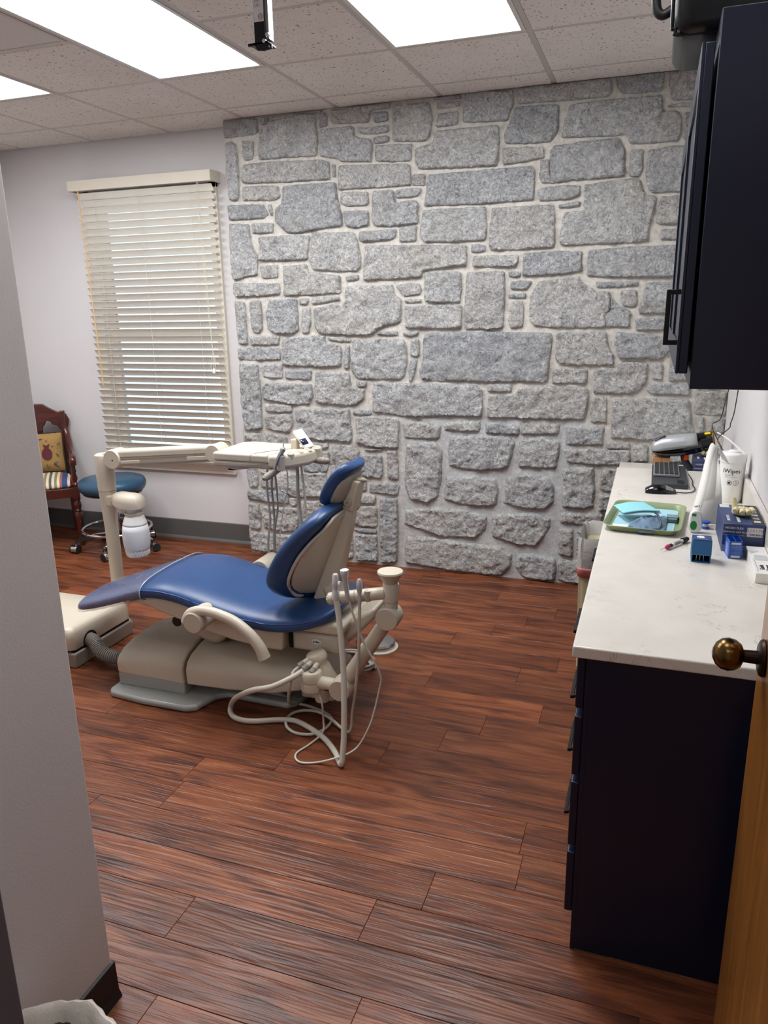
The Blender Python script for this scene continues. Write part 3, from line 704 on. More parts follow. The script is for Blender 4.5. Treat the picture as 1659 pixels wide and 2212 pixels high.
for a,b_ in zip(xs,xs[1:]):
    for c,d in zip([-1.5]+ys,ys):
        cx,cy=(a+b_)/2,(c+d)/2
        if d-c<.03 or b_-a<.03 or inl(cx,cy): continue
        dd=d
        if cx>-2.57 and d>4.4: dd=YS+.02
        B(a+.013,b_-.013,c+.013,dd-.013,ZC-.0045,ZC+.015).build('ceiling_tile',tile_m,cl,smooth=0,bevel=.002,seg=1)
def panel_light(x1,x0,y0,y1,label,em,grp='lit ceiling panels'):
    t=thing('ceiling_light',label,'ceiling light',((x0+x1)/2,(y0+y1)/2,ZC),group=grp)
    f=MB(); w=.018; a,b_,c,d=x0+.013,x1-.013,y0+.013,y1-.013
    for q in ((a,a+w,c,d),(b_-w,b_,c,d),(a+w,b_-w,c,c+w),(a+w,b_-w,d-w,d)): f.box(*q,ZC-.006,ZC+.03)
    f.build('frame',M('white_fixture_metal','DAD7D2',.4),t,smooth=0)
    B(a+w,b_-w,c+w,d-w,ZC+.002,ZC+.006).build('diffuser',em,t,smooth=0)
for l in LIGHTS: panel_light(*l,panel_e)
panel_light(.024,-.588,1.15,1.76,'added unseen square fill panel above the entrance end of the room',panel_fill)  # added out of view to brighten the partition and near floor
panel_light(.024,-.588,-.68,.54,'added unseen fill panel in the hallway ceiling above the doorway',hall_fill_e,'added fill light')  # fill source added behind the camera, no such fixture in view
t=thing('return_air_grille','perforated grey return-air grille in the ceiling','vent',((VENT[0]+VENT[1])/2,2.675,ZC))
B(VENT[1]+.03,VENT[0]-.03,2.40,2.95,ZC-.004,ZC+.004).build('perforated_plate',perf_m,t,smooth=0)
f=MB()
for q in ((VENT[1]+.013,VENT[1]+.03,2.383,2.967),(VENT[0]-.03,VENT[0]-.013,2.383,2.967),(VENT[1]+.03,VENT[0]-.03,2.383,2.4),(VENT[1]+.03,VENT[0]-.03,2.95,2.967)): f.box(*q,ZC-.006,ZC+.01)
f.build('frame',tbar,t,smooth=0)
# ---- window
w=bpy.data.objects.new('window_1',None); COL.objects.link(w); w.location=(-3.255,YB,z0); FRAME['window_1']=Matrix.Translation((-3.255,YB,z0)); struct(w,'tall sash window in cream casing behind the blind','window')
c=.06
for nm,q in (('casing',(x0-c,x0,z0-.01,z1+c)),('casing',(x1,x1+c,z0-c,z1+c)),('head_casing',(x0-c,x1+c,z1,z1+c)),('sill_casing',(x0-c,x1+c,z0-c-.03,z0-.0))):
    B(q[0],q[1],YB-.022,YB+.002,q[2],q[3]).build(nm,creamtrim,w,bevel=.004)
s=MB()
for q in ((x0,x0+.05,z0,z1),(x1-.05,x1,z0,z1),(x0+.05,x1-.05,z0,z0+.06),(x0+.05,x1-.05,z1-.06,z1),(x0+.05,x1-.05,1.44,1.50)): s.box(q[0],q[1],YB+.05,YB+.09,q[2],q[3])
s.build('sash',creamtrim,w,bevel=.003)
for a,b_ in ((z0+.06,1.44),(1.50,z1-.06)): B(x0+.05,x1-.05,YB+.068,YB+.072,a,b_).build('pane',glassm,w,smooth=0)
# ---- wooden door, jamb
DX=.236
dr=bpy.data.objects.new('door_1',None); COL.objects.link(dr); dr.location=(DX+.02,YF+.45,0); FRAME['door_1']=Matrix.Translation(dr.location); struct(dr,'amber stained wooden door standing open at the right','door')
B(DX,DX+.044,YF+.005,1.515,.008,2.04).build('door_leaf',doorwood,dr,bevel=.003)
k=MB().lathe([(.034,0),(.036,.003),(.033,.008),(.026,.011)],(DX,1.452,.993),(-1,0,0),28).build('rosette',brass_d,dr)
MB().lathe([(.013,.008),(.012,.035),(.016,.04)],(DX,1.452,.993),(-1,0,0),20).build('shank',brass_d,k)
MB().lathe([(.012,.036),(.022,.040),(.029,.050),(.0315,.062),(.029,.074),(.021,.084),(.010,.0895),(.001,.091)],(DX,1.452,.993),(-1,0,0),32).build('knob',brass,k,smooth=60)
B(DX+.012,DX+.032,1.5145,1.5165,.94,1.03).build('latch_plate',brass_d,dr,smooth=0)
for z in (.25,1.05,1.85): MB().cyl((DX-.004,YF+.004,z-.045),(DX-.004,YF+.004,z+.045),.006).build('hinge',brass_d,dr)
tj=bpy.data.objects.new('trim_1',None); COL.objects.link(tj); tj.location=(-.74,YF-.06,0); FRAME['trim_1']=Matrix.Translation(tj.location); struct(tj,'slate grey door frame at the lower left corner of the view','door frame')
B(-.81,-.770,YF-.14,YF+.02,0,2.14).build('jamb',jamb_m,tj,bevel=.003)
B(.285,.325,YF-.14,YF+.02,0,2.14).build('jamb',jamb_m,tj,bevel=.003)
B(-.770,.285,YF-.14,YF+.02,2.10,2.14).build('head_jamb',jamb_m,tj,bevel=.003)
B(-.771,-.767,YF-.01,YF+.012,.90,.985).build('strike_plate',black_p,tj,bevel=.001)

# ================================================================ BLIND
bl=thing('window_blind','cream slatted venetian blind with valance, half-tilted over the window','window blind',(-3.255,4.53,.60))
v=B(-3.815,-2.705,4.475,4.49,2.425,2.492).box(-3.815,-3.803,4.49,4.60,2.425,2.492).box(-2.717,-2.705,4.49,4.60,2.425,2.492)
v.build('valance',creamtrim,bl,bevel=.003)
B(-3.79,-2.73,4.50,4.56,2.43,2.475).build('head_rail',creamtrim,bl,bevel=.002)
sl=None; NS=38; SZ0,SZ1=.655,2.395; TILT=R(50)
for i in range(NS):
    z=SZ0+(SZ1-SZ0)*i/(NS-1)
    if sl is None:
        r=[]; n=7
        prof=[]
        for k in range(n):
            u=-.025+.05*k/(n-1); bow=.0022*(1-(u/.025)**2)
            prof.append((u,bow))
        pts=[(u,b_+.0013) for u,b_ in prof]+[(u,b_-.0013) for u,b_ in prof[::-1]]
        ct,st=math.cos(TILT),math.sin(TILT)
        # room edge (negative y) up
        pl=[(4.53+u*ct+b_*st, z-u*st+b_*ct) for u,b_ in pts]
        sl=MB().prism(pl,'yz',-3.775,-2.725).build('slat',cream,bl,smooth=40); zb=z
    else:
        o=sl.copy(); COL.objects.link(o); o.parent=bl; o.location=(0,0,z-zb)
B(-3.775,-2.725,4.505,4.555,.605,.622).build('bottom_rail',cream,bl,bevel=.003)
for x in (-3.63,-3.27,-2.88):
    for y in (4.507,4.553): MB().tube([(x,y,.61),(x+.003,y,1.5),(x,y,2.43)],.0011,5,8).build('ladder_cord',cord_m,bl)
MB().cyl((-3.735,4.485,2.43),(-3.705,4.488,1.13),.0042,n=8).build('tilt_wand',wand_m,bl)
pc=MB().tube([(-2.815,4.488,2.43),(-2.80,4.487,1.7),(-2.785,4.487,1.36),(-2.79,4.487,1.25)],.0016,5,6).build('pull_cord',cord_m,bl)
MB().tube([(-2.805,4.488,2.43),(-2.79,4.487,1.7),(-2.783,4.487,1.37),(-2.770,4.487,1.27)],.0016,5,6).build('pull_cord',cord_m,bl)
MB().tube([(-2.783,4.487,1.37),(-2.805,4.485,1.30),(-2.80,4.484,1.235),(-2.775,4.484,1.24),(-2.768,4.485,1.30),(-2.783,4.487,1.37)],.0014,5,6).build('cord_loop',cord_m,pc)
MB().lathe([(.004,0),(.009,.004),(.011,.02),(.005,.034)],(-2.785,4.486,1.225),(0,0,1),12).build('tassel',cream,pc)

# ================================================================ HANGING BRACKET
t=thing('ceiling_bracket','black steel mounting post with a printed label hanging from the ceiling','ceiling mount',(-1.236,2.415,ZC))
px0,px1,py0,py1=-1.256,-1.217,2.40,2.44
p=B(px0,px1,py0,py1,2.44,ZC).build('post',M('black_steel','14171D',.45,.3),t,bevel=.002)
B(px1,px1+.011,py0+.004,py1-.004,2.455,ZC).build('channel',M('raw_aluminium','8E8C90',.5,.7),t,bevel=.001)
B(px0+.003,px1-.003,py0-.0008,py0,2.505,ZC-.02).build('printed_label',swhite,p,smooth=0)
g=MB()
for i,x in enumerate((px0+.008,px0+.013,px0+.018,px0+.023)):
    for q in range(14): g.box(x,x+.0016,py0-.0012,py0-.0007,2.545+.013*q+.001*(i%2),2.545+.013*q+.0095)
g.build('print_lines',inkg,p,smooth=0)
text('print_mark','UL',.011,(px1-.012,py0-.001,2.518),(1,0,0),(0,0,1),ink,p)
MB().tube([(px1-.012+.008*math.cos(a),py0-.001,2.518+.008*math.sin(a)) for a in [2*PI*k/14 for k in range(14)]],.0008,4,2,closed=True).build('print_ring',ink,p)
bk=MB().prism([(px0-.01,2.445),(px1+.005,2.449),(px1+.024,2.437),(px1+.024,2.424),(px1-.004,2.421),(px0+.012,2.424),(px0+.006,2.436)],'xz',2.392,2.399)
bk.box(px0-.014,px1+.012,2.392,2.45,2.440,2.446).box(px0-.02,px0-.004,2.392,2.40,2.438,2.446)
bk.build('bracket_plate',M('black_steel','14171D',.45,.3),t,bevel=.001)
for x,z in ((px1+.010,2.464),(px1-.002,2.448)):
    MB().lathe([(.0075,0),(.0075,.004),(.006,.007),(.001,.008)],(x,2.398,z),(0,-1,0),12).build('bolt',chrome,t)
MB().lathe([(.003,0),(.003,.002)],(px1+.017,2.392,2.430),(0,-1,0),10).build('rivet',chrome,t)

# ================================================================ ARMCHAIR
ac=thing('armchair','carved mahogany armchair with striped seat in the left corner','armchair',(-4.18,4.25,0),R(40),local=True)
def lp(m,*a,**k): return m.build(*a,**k)
# front turned legs
prof=[(.017,0),(.019,.03),(.021,.10),(.026,.20),(.028,.235),(.020,.255),(.026,.265),(.020,.275),(.028,.30),(.024,.325),(.018,.335),(.025,.345),(.025,.36)]
for s in (-1,1):
    q=MB().lathe(prof,(s*.25,-.24,0),(0,0,1),16).box(s*.25-.024,s*.25+.024,-.264,-.216,.36,.44); q.build('leg',mahog_v,ac,smooth=40)
    # rear leg + stile in one raking post
    q=MB()
    pts=[(.225,0),(.21,.22),(.20,.42),(.205,.70),(.215,.93)]
    rings=[]
    for y,z in pts: rings.append([(s*.205-.018,y-.02,z),(s*.205+.018,y-.02,z),(s*.205+.018,y+.02,z),(s*.205-.018,y+.02,z)])
    q.loft(rings).build('rear_post',mahog_v,ac,bevel=.004)
    # arm support + arm
    MB().lathe([(.016,.44),(.022,.455),(.015,.47),(.024,.50),(.014,.535),(.020,.55),(.016,.565),(.016,.60)],(s*.25,-.235,0),(0,0,1),14).build('arm_support',mahog_v,ac,smooth=40)
    MB().tube([(s*.212,.212,.80),(s*.225,.17,.735),(s*.24,.06,.66),(s*.25,-.10,.645),(s*.255,-.21,.655),(s*.255,-.262,.635),(s*.253,-.258,.60)],lambda u:.019+.006*max(0,u-.6),10,6,sq=(1.0,1.15,(0,0,1))).build('arm',mahog,ac,smooth=60)
for q,nm in (((-.24,.24,-.262,-.238,.365,.432),'front_rail'),((-.2,.2,.2,.222,.365,.432),'back_rail')): B(*q).build(nm,mahog,ac,bevel=.003)
for s in (-1,1): MB().add([(s*.245-.011,-.24,.365),(s*.245+.011,-.24,.365),(s*.205+.011,.215,.365),(s*.205-.011,.215,.365),(s*.245-.011,-.24,.432),(s*.245+.011,-.24,.432),(s*.205+.011,.215,.432),(s*.205-.011,.215,.432)],[(0,3,2,1),(4,5,6,7),(0,1,5,4),(1,2,6,5),(2,3,7,6),(3,0,4,7)]).build('side_rail',mahog,ac,bevel=.003)
# upholstered seat
rings=[]
for sc,z in ((1,.425),(1,.445),(.985,.462),(.93,.478),(.7,.492),(.35,.497)):
    rings.append([(sc*x,sc*y-.015,z) for x,y in ((-.25,-.235),(-.12,-.242),(0,-.244),(.12,-.242),(.25,-.235),(.235,-.1),(.225,.05),(.21,.20),(.1,.215),(0,.217),(-.1,.215),(-.21,.20),(-.225,.05),(-.235,-.1))])
MB().loft(rings).build('seat',stripes,ac,smooth=60,sub=1)
# crest rail and splat, tilted with the posts
hp=[(-.235,.80),(-.225,.775),(-.19,.765),(-.175,.80),(-.155,.825),(-.13,.83),(-.115,.855),(-.09,.86),(-.075,.83),(-.06,.815),(-.055,.755),(.055,.755),(.06,.815),(.075,.83),(.09,.86),(.115,.855),(.13,.83),(.155,.825),(.175,.80),(.19,.765),(.225,.775),(.235,.80),(.25,.86),(.23,.905),(.17,.925),(.12,.955),(.08,.985),(0,.992),(-.08,.985),(-.12,.955),(-.17,.925),(-.23,.905),(-.25,.86)]
def lean(m):
    for p in m.v: p.y+= (p.z-.70)*.03-.04
    return m
lean(MB().prism(hp,'xz',.245,.275)).build('crest_rail',mahog,ac,bevel=.005)
sp=[(-.05,.43),(.05,.43),(.045,.52),(.07,.60),(.085,.66),(.065,.72),(.055,.762),(-.055,.762),(-.065,.72),(-.085,.66),(-.07,.60),(-.045,.52)]
lean(MB().prism(sp,'xz',.25,.268)).build('splat',mahog_v,ac,bevel=.004)
# cushion
Rm=Matrix.Translation((-4.18,4.25,0))@Matrix.Rotation(R(40),4,'Z')
def pillow(w,h,t,n=10):
    m=MB(); V=[];F=[]
    for sgn in (1,-1):
        for i in range(n+1):
            for k in range(n+1):
                u=-1+2*i/n; q=-1+2*k/n
                e=max(0,(1-abs(u)**3.2))*max(0,(1-abs(q)**3.2))
                V.append((u*w/2*(1-.03*(1-abs(q))),sgn*(t/2*e**.5+.004),q*h/2*(1-.03*(1-abs(u)))))
    N=(n+1)**2
    for b_ in (0,N):
        for i in range(n):
            for k in range(n): F.append((b_+i*(n+1)+k,b_+(i+1)*(n+1)+k,b_+(i+1)*(n+1)+k+1,b_+i*(n+1)+k+1))
    rim=[i*(n+1) for i in range(n+1)]+[n*(n+1)+k for k in range(1,n+1)]+[i*(n+1)+n for i in range(n-1,-1,-1)]+[k for k in range(n-1,0,-1)]
    for a,b_ in zip(rim,rim[1:]+rim[:1]): F.append((a,b_,b_+N,a+N))
    return m.add(V,F),rim
pm,rim=pillow(.30,.29,.10)
loc=Rm@Vector((.04,.105,.64)); rot=Matrix.Rotation(R(40),3,'Z')@Matrix.Rotation(R(-9),3,'X')
cu=thing('cushion','small gold tapestry cushion propped on the striped armchair seat','cushion',(loc.x,loc.y,.50))
q=MB().add([rot@p+loc for p in pm.v],pm.f); q.build('cover',tapestry,cu,smooth=60,sub=1)
MB().tube([rot@(pm.v[i]*1.0+Vector((0,-.004,0)))+loc for i in rim],.005,6,1,closed=True).build('piping',M('dark_braid','26221F',.8),cu)
# woven motif: a plum pomegranate with leaf sprigs
mo=MB(); fr=lambda x,z,y=-.052:rot@Vector((x,y,z))+loc
def disc(m,x,z,rx,rz,y,n=16): m.add([fr(x+rx*math.cos(2*PI*k/n),z+rz*math.sin(2*PI*k/n),y) for k in range(n)],[tuple(range(n))])
disc(mo,.035,-.01,.036,.045,-.0575); mo.add([fr(.02,.03,-.057),fr(.05,.03,-.057),fr(.06,.065,-.053),fr(.035,.05,-.056),fr(.012,.065,-.053)],[(0,1,2,3,4)])
mo.build('woven_pomegranate',M('plum_thread','5E2530',.9),cu,smooth=0)
ms=MB()
for x,z,a in ((.105,-.02,-.8),(.09,-.08,.9),(.03,-.1,1.8),(.12,.06,.5),(.0,.1,.2)):
    dx,dz=math.cos(a)*.02,math.sin(a)*.02; ms=MB(); ms.add([fr(x-dx,z-dz,-.05),fr(x-dz*.25,z+dx*.25,-.0505),fr(x+dx,z+dz,-.05),fr(x+dz*.25,z-dx*.25,-.0505)],[(0,1,2,3)]); ms.build('woven_sprig',M('slate_thread','4C5058',.9),cu,smooth=0)

# ================================================================ STOOL
sx,sy=-3.525,4.245
st=thing('rolling_stool','round teal vinyl stool on chrome casters beneath the window','stool',(sx,sy,0))
MB().lathe([(.01,.425),(.19,.425),(.215,.435),(.228,.46),(.228,.485),(.218,.508),(.203,.515),(.201,.5125),(.198,.5155),(.12,.522),(.001,.524)],(sx,sy,0),n=48).build('seat',teal_v,st,smooth=60)
MB().lathe([(.20,.415),(.20,.426),(.01,.426)],(sx,sy,0),n=32).build('seat_pan',black_p,st)
MB().lathe([(.025,.12),(.025,.27),(.016,.272),(.016,.42)],(sx,sy,0),n=20).build('column',chrome,st)
MB().lathe([(.045,.085),(.045,.125),(.03,.135)],(sx,sy,0),n=20).build('hub',black_p,st)
MB().tube([(sx+.235*math.cos(a),sy+.235*math.sin(a),.155) for a in [2*PI*k/32 for k in range(32)]],.0105,10,2,closed=True).build('foot_ring',chrome,st)
for k in range(5):
    a=R(290+72*k); d=Vector((math.cos(a),math.sin(a),0)); c=Vector((sx,sy,0)); sd=Vector((-d.y,d.x,0))
    rings=[]
    for r,zt,zb,w in ((.03,.125,.09,.022),(.15,.125,.095,.018),(.25,.105,.08,.015),(.29,.085,.062,.013)):
        p=c+d*r; rings.append([p+sd*w+Vector((0,0,zb)),p-sd*w+Vector((0,0,zb)),p-sd*w*.6+Vector((0,0,zt)),p+sd*w*.6+Vector((0,0,zt))])
    lg=MB().loft(rings).build('leg',black_p,st,bevel=.003)
    rings=[]
    for r,zt,w in ((.06,.1265,.012),(.15,.1265,.011),(.25,.1065,.010),(.285,.089,.009)):
        p=c+d*r; rings.append([p+sd*w+Vector((0,0,zt-.002)),p-sd*w+Vector((0,0,zt-.002)),p-sd*w*.6+Vector((0,0,zt)),p+sd*w*.6+Vector((0,0,zt))])
    MB().loft(rings).build('trim_strip',chrome,lg)
    e=c+d*.285; MB().cyl(e+Vector((0,0,.045)),e+Vector((0,0,.075)),.008).build('caster_stem',steel,lg)
    h=(d*.6+sd*.8).normalized(); cc=e+h*.012+Vector((0,0,.03))
    ax=Vector((-h.y,h.x,0))
    MB().cyl(cc-ax*.024,cc+ax*.024,.027,n=20).build('caster_hood',chrome,lg,bevel=.003)
    for q in (-1,1): MB().cyl(cc+ax*q*.0245,cc+ax*q*.031,.0295,n=20).build('wheel',rubber,lg,bevel=.002)

# ================================================================ DENTAL CHAIR
YC=2.72
dc=thing('dental_chair','blue upholstered dental chair with beige shell on a grey floor plate','dental chair',(-1.75,YC,0))
def pad_ring(x,zt,hw,th,tx=0,n=28,drop=.012,off=0,dz=0):
    r=[]
    for k in range(n):
        a=2*PI*k/n; c,s=math.cos(a),math.sin(a)
        e=.55 if s>0 else .35
        yy=(hw+off)*math.copysign(abs(c)**.42,c); zz=(th/2+off)*math.copysign(abs(s)**.75,s)
        crown=-drop*(abs(yy)/hw)**2
        r.append((x+tx*zz,YC+dz+yy,zt-th/2+zz+crown))
    return r
ST=[(-2.405,.375,.10,.02),(-2.395,.382,.165,.045),(-2.36,.398,.195,.06),(-2.25,.436,.215,.066),(-2.10,.492,.232,.07),(-1.985,.536,.245,.076),(-1.88,.549,.252,.082),(-1.78,.540,.256,.085),(-1.65,.508,.258,.088),(-1.50,.478,.258,.088),(-1.38,.468,.256,.088),(-1.27,.474,.245,.085),(-1.17,.492,.215,.075),(-1.115,.510,.165,.055),(-1.095,.515,.10,.025)]
def st_at(x):
    for a,b_ in zip(ST,ST[1:]):
        if a[0]<=x<=b_[0]:
            t=(x-a[0])/(b_[0]-a[0]); return [a[i]+(b_[i]-a[i])*t for i in range(1,4)]
MB().loft([pad_ring(*s) for s in ST]).build('seat_cushion',blue_v,dc,smooth=60,sub=2)
sm=MB()
for sgn in (-1,1):
    sm.tube([(x,YC+sgn*(st_at(x)[1]*.985),st_at(x)[0]-st_at(x)[2]*.36-.010) for x in np.linspace(-2.33,-1.2,24)],.0026,6,3)
sm.build('seat_piping',M('blue_vinyl_piping','1B4288',.4),dc,smooth=60)
cv=[]
for x in np.linspace(-2.365,-1.975,14): 
    z,hw,th=st_at(x); w_=.0025*math.sin(x*97)+.0015*math.sin(x*211); cv.append(pad_ring(x,z+.006+w_,hw+.006,th+.016))
MB().loft(cv,cap=False).build('toe_cover',cover_m,dc,smooth=60,sub=1)
wr=MB().tube([p for p in pad_ring(-1.975,st_at(-1.975)[0]+.007,st_at(-1.975)[1]+.008,st_at(-1.975)[2]+.018)],.0022,6,1,closed=True)
wr.build('cover_hem',M('clear_vinyl_hem','B9C4D2',.15,alpha=.8),dc)
# under-seat shell
sh=[(-2.08,.425),(-1.97,.462),(-1.86,.470),(-1.70,.445),(-1.52,.415),(-1.35,.408),(-1.325,.408),(-1.335,.30),(-1.42,.300),(-1.57,.318),(-1.72,.350),(-1.86,.388),(-2.0,.428)]
MB().prism(sh,'xz',2.505,2.935).build('seat_shell',beige,dc,bevel=.018,seg=4)
ft=MB().loft([[(x,YC-w,z),(x,YC+w,z),(x,YC+w*.7,z-h),(x,YC-w*.7,z-h)] for x,w,z,h in ((-2.12,.10,.418,.012),(-1.98,.13,.445,.035),(-1.80,.13,.42,.10),(-1.70,.12,.40,.14),(-1.62,.1,.38,.14))])
ft.build('lift_linkage',beige,dc,bevel=.015,seg=3)
MB().prism([(-1.90,.30),(-1.76,.24),(-1.70,.235),(-1.62,.30),(-1.66,.36),(-1.85,.37)],'xz',2.60,2.84).build('lift_arm',beige_d,dc,bevel=.02,seg=3)
MB().cyl((-1.90,2.60,.318),(-1.90,2.64,.318),.024,n=24).build('pivot_cap_or_hole',black_p,dc,bevel=.004)  # black disc paints in the dark of the hole under the lift linkage
# hip block behind the seat
B(-1.318,-1.105,2.555,2.905,.290,.372).build('hip_block',beige,dc,bevel=.016,seg=4)
hb2=MB().prism([(-1.318,.378),(-1.318,.408),(-1.27,.415),(-1.19,.418),(-1.12,.43),(-1.085,.42),(-1.09,.378)],'xz',2.545,2.92); hb2.build('hip_cover',beige,dc,bevel=.014,seg=4)
B(-1.325,-1.31,2.55,2.91,.30,.405).build('joint_gap',darkgap,dc,smooth=0)
MB().prism([(-1.16,.36),(-1.02,.455),(-.985,.475),(-.985,.43),(-1.05,.36),(-1.12,.30)],'xz',2.64,2.98).build('rear_motor_cover',beige,dc,bevel=.015,seg=3)
# badge
bd=MB().add([(-1.205+.021*math.cos(2*PI*k/24),2.5535,.338+.012*math.sin(2*PI*k/24)) for k in range(24)],[tuple(range(24))]); bd=bd.build('badge',white_p,dc,smooth=0,solid=.001)
text('badge_lettering','a·dec',.0135,(-1.205,2.5525,.338),(1,0,0),(0,0,1),M('dark_blue_ink','16223A',.6),bd,bold=.0004)
# base covers and floor plate
def cover(xs,name):
    rings=[]
    for x,hw,z0_,h in xs:
        y0,y1=YC-hw,YC+hw
        rings.append([(x,y0,z0_),(x,y0-.002,z0_+h*.45),(x,y0+.012,z0_+h*.66),(x,y0+.05,z0_+h*.83),(x,y0+.12,z0_+h*.95),(x,YC,z0_+h),(x,y1-.12,z0_+h*.95),(x,y1-.05,z0_+h*.83),(x,y1-.012,z0_+h*.66),(x,y1+.002,z0_+h*.45),(x,y1,z0_)])
    return MB().loft(rings).build(name,beige,dc,bevel=.008,seg=3,smooth=50)
cover([(-2.165,.215,.085,.10),(-2.15,.225,.085,.125),(-2.06,.225,.083,.145),(-1.815,.225,.08,.155)],'base_cover')
cover([(-1.803,.222,.080,.150),(-1.60,.220,.085,.150),(-1.40,.205,.092,.135),(-1.28,.165,.105,.10),(-1.245,.14,.11,.075)],'base_cover')
fp=[(-2.175,2.455),(-2.15,2.425),(-1.98,2.408),(-1.76,2.408),(-1.715,2.43),(-1.70,2.49),(-1.685,2.54),(-1.645,2.570),(-1.50,2.565),(-1.36,2.562),(-1.325,2.59),(-1.31,2.66),(-1.31,2.78),(-1.325,2.85),(-1.36,2.878),(-1.645,2.87),(-1.685,2.90),(-1.70,2.95),(-1.715,3.01),(-1.76,3.032),(-1.98,3.032),(-2.15,3.015),(-2.175,2.985)]
MB().prism(fp,'xy',.0,.03).build('floor_plate',grey_pl,dc,bevel=.012,seg=4)
B(-2.158,-1.815,2.497,2.943,.028,.088).build('plate_riser',grey_pl,dc,bevel=.006,seg=3)
MB().prism([(-1.83,.03),(-1.83,.086),(-1.70,.072),(-1.42,.055),(-1.37,.03)],'xz',2.60,2.84).build('plate_rib',grey_pl,dc,bevel=.014,seg=3)
# backrest : loft along the back, C-shaped sections
bb=Vector((-1.262,0,.495)); dv=Vector((.345,0,.9386)); nf=Vector((-.9386,0,.345))
def bsec(s,w,wing,th,n=9,back=0,inset=0,front=True,vmax=1.0):
    pts=[]
    def P(v,off):
        y=YC+w*v; f=wing*(abs(v)**1.8)+off; q=bb+dv*s+nf*f; return (q.x,y,q.z)
    vs=[-vmax+2*vmax*i/(n-1) for i in range(n)]
    R_=[P(v,back) for v in vs]
    F_=[P(v*(1-.02),back+th*(1-.30*abs(v)**6)) for v in vs[::-1]]
    return R_+F_
BS=[(-.035,.10,.07,.05),(-.015,.17,.09,.075),(.03,.225,.115,.085),(.10,.250,.112,.088),(.20,.252,.095,.088),(.29,.248,.055,.085),(.35,.248,.018,.08),(.388,.232,.006,.070),(.413,.185,.006,.050),(.424,.11,.004,.03)]
MB().loft([bsec(*b_) for b_ in BS]).build('backrest_cushion',blue_v,dc,smooth=60,sub=2)
SHL=[(-.005,.10,.078,.012),(.03,.155,.112,.013),(.10,.205,.108,.014),(.20,.212,.09,.014),(.29,.202,.050,.014),(.34,.186,.020,.013),(.375,.158,.008,.012),(.39,.11,.008,.01)]
MB().loft([bsec(s,w,wg*(w/(w+.04))**1.5,th,back=-.016) for s,w,wg,th in SHL]).build('backrest_shell',beige,dc,smooth=60,sub=1)
# raised rim of the shell
rimp=[]
for sgn in (-1,1):
    L_=[]
    for s,w,wg,th in SHL:
        q=bb+dv*s+nf*(wg*(w/(w+.04))**1.5-.012); L_.append((q.x,YC+sgn*w,q.z))
    rimp.append(L_)
MB().tube(rimp[0]+rimp[1][::-1],.007,8,4,closed=True).build('shell_rim',M('pale_grey_plastic','BDB6AC',.4),dc,smooth=60)
# spine of the back
def q3(s,f): return bb+dv*s+nf*f
rings=[]
for s,f0,f1,w in ((-.02,-.060,-.004,.058),(.05,-.076,-.006,.058),(.18,-.070,-.006,.052),(.32,-.054,-.004,.046),(.405,-.040,-.002,.042),(.418,-.030,-.006,.036)):
    a,b_=q3(s,f0),q3(s,f1); rings.append([(b_.x,YC-w,b_.z),(a.x,YC-w*.72,a.z),(a.x,YC+w*.72,a.z),(b_.x,YC+w,b_.z)])
MB().loft(rings).build('back_spine',beige,dc,bevel=.010,seg=3,smooth=50)
rings=[]
for x,z,d,w in ((-1.235,.385,.05,.06),(-1.215,.44,.04,.055),(-1.215,.50,.035,.05),(-1.225,.545,.035,.052)):
    rings.append([(x-d,YC-w,z),(x+d,YC-w,z),(x+d,YC+w,z),(x-d,YC+w,z)])
MB().tube([(-1.175,YC,.385),(-1.165,YC,.43),(-1.178,YC,.48),(-1.205,YC,.53)],.040,14,6,sq=(1.0,1.5,(1,0,0))).build('back_neck',beige,dc,smooth=60)
# headrest
hb=Vector((-1.172,0,.886)); hd=Vector((.44,0,.898)).normalized(); hn=Vector((-hd.z,0,hd.x))
def hsec(s,w,th,bow):
    r=[]; n=20
    for k in range(n):
        a=2*PI*k/n; c,sn=math.cos(a),math.sin(a); y=YC+w*math.copysign(abs(c)**.6,c); f=th/2*math.copysign(abs(sn)**.8,sn)+bow+.02*(abs(c))**2
        q=hb+hd*s+hn*f; r.append((q.x,y,q.z))
    return r
HS=[(-.008,.06,.03,0),(.0,.100,.052,.002),(.03,.124,.064,.004),(.08,.132,.066,.004),(.13,.130,.062,0),(.165,.118,.056,-.008),(.186,.096,.048,-.016),(.197,.06,.03,-.022)]
MB().loft([hsec(*q) for q in HS]).build('headrest_cushion',blue_v,dc,smooth=60,sub=2)
MB().loft([hsec(s,w*f_,t_,b_-o_) for (s,w,th,b_),f_,t_,o_ in zip(HS[1:6],(.7,.86,.86,.8,.6),(.012,.034,.036,.032,.012),(.020,.034,.036,.032,.022))]).build('headrest_shell',M('taupe_plastic','A39B90',.45),dc,smooth=60,sub=1)
rot=Matrix(((hn.x,0,hd.x),(0,1,0),(hn.z,0,hd.z)))
hr=Vector((-1.092,YC,.925)); ta=R(14); rr=Matrix.Rotation(R(12),3,'Y')
blk=MB().rbox(hr,(.052,.086,.128),rr).build('headrest_mount',beige,dc,bevel=.009,seg=3)
MB().cyl(hr+Vector((-.008,-.042,-.028)),hr+Vector((-.008,-.051,-.028)),.017,n=24).build('lock_button',beige_d,blk,bevel=.003)
MB().cyl(hr+Vector((-.008,-.051,-.028)),hr+Vector((-.008,-.0518,-.028)),.0045,n=12).build('button_mark',gasket,blk)
MB().cyl(hr+rr@Vector((.012,-.03,.066)),hr+rr@Vector((.03,.03,.055)),.008,n=12).build('release_lever',beige_d,blk)
MB().tube([hr+rr@Vector((-.012,0,.045)),hr+rr@Vector((-.03,0,.075)),hr+rr@Vector((-.055,0,.085))],.012,10,4).build('tilt_knuckle',beige_d,blk)
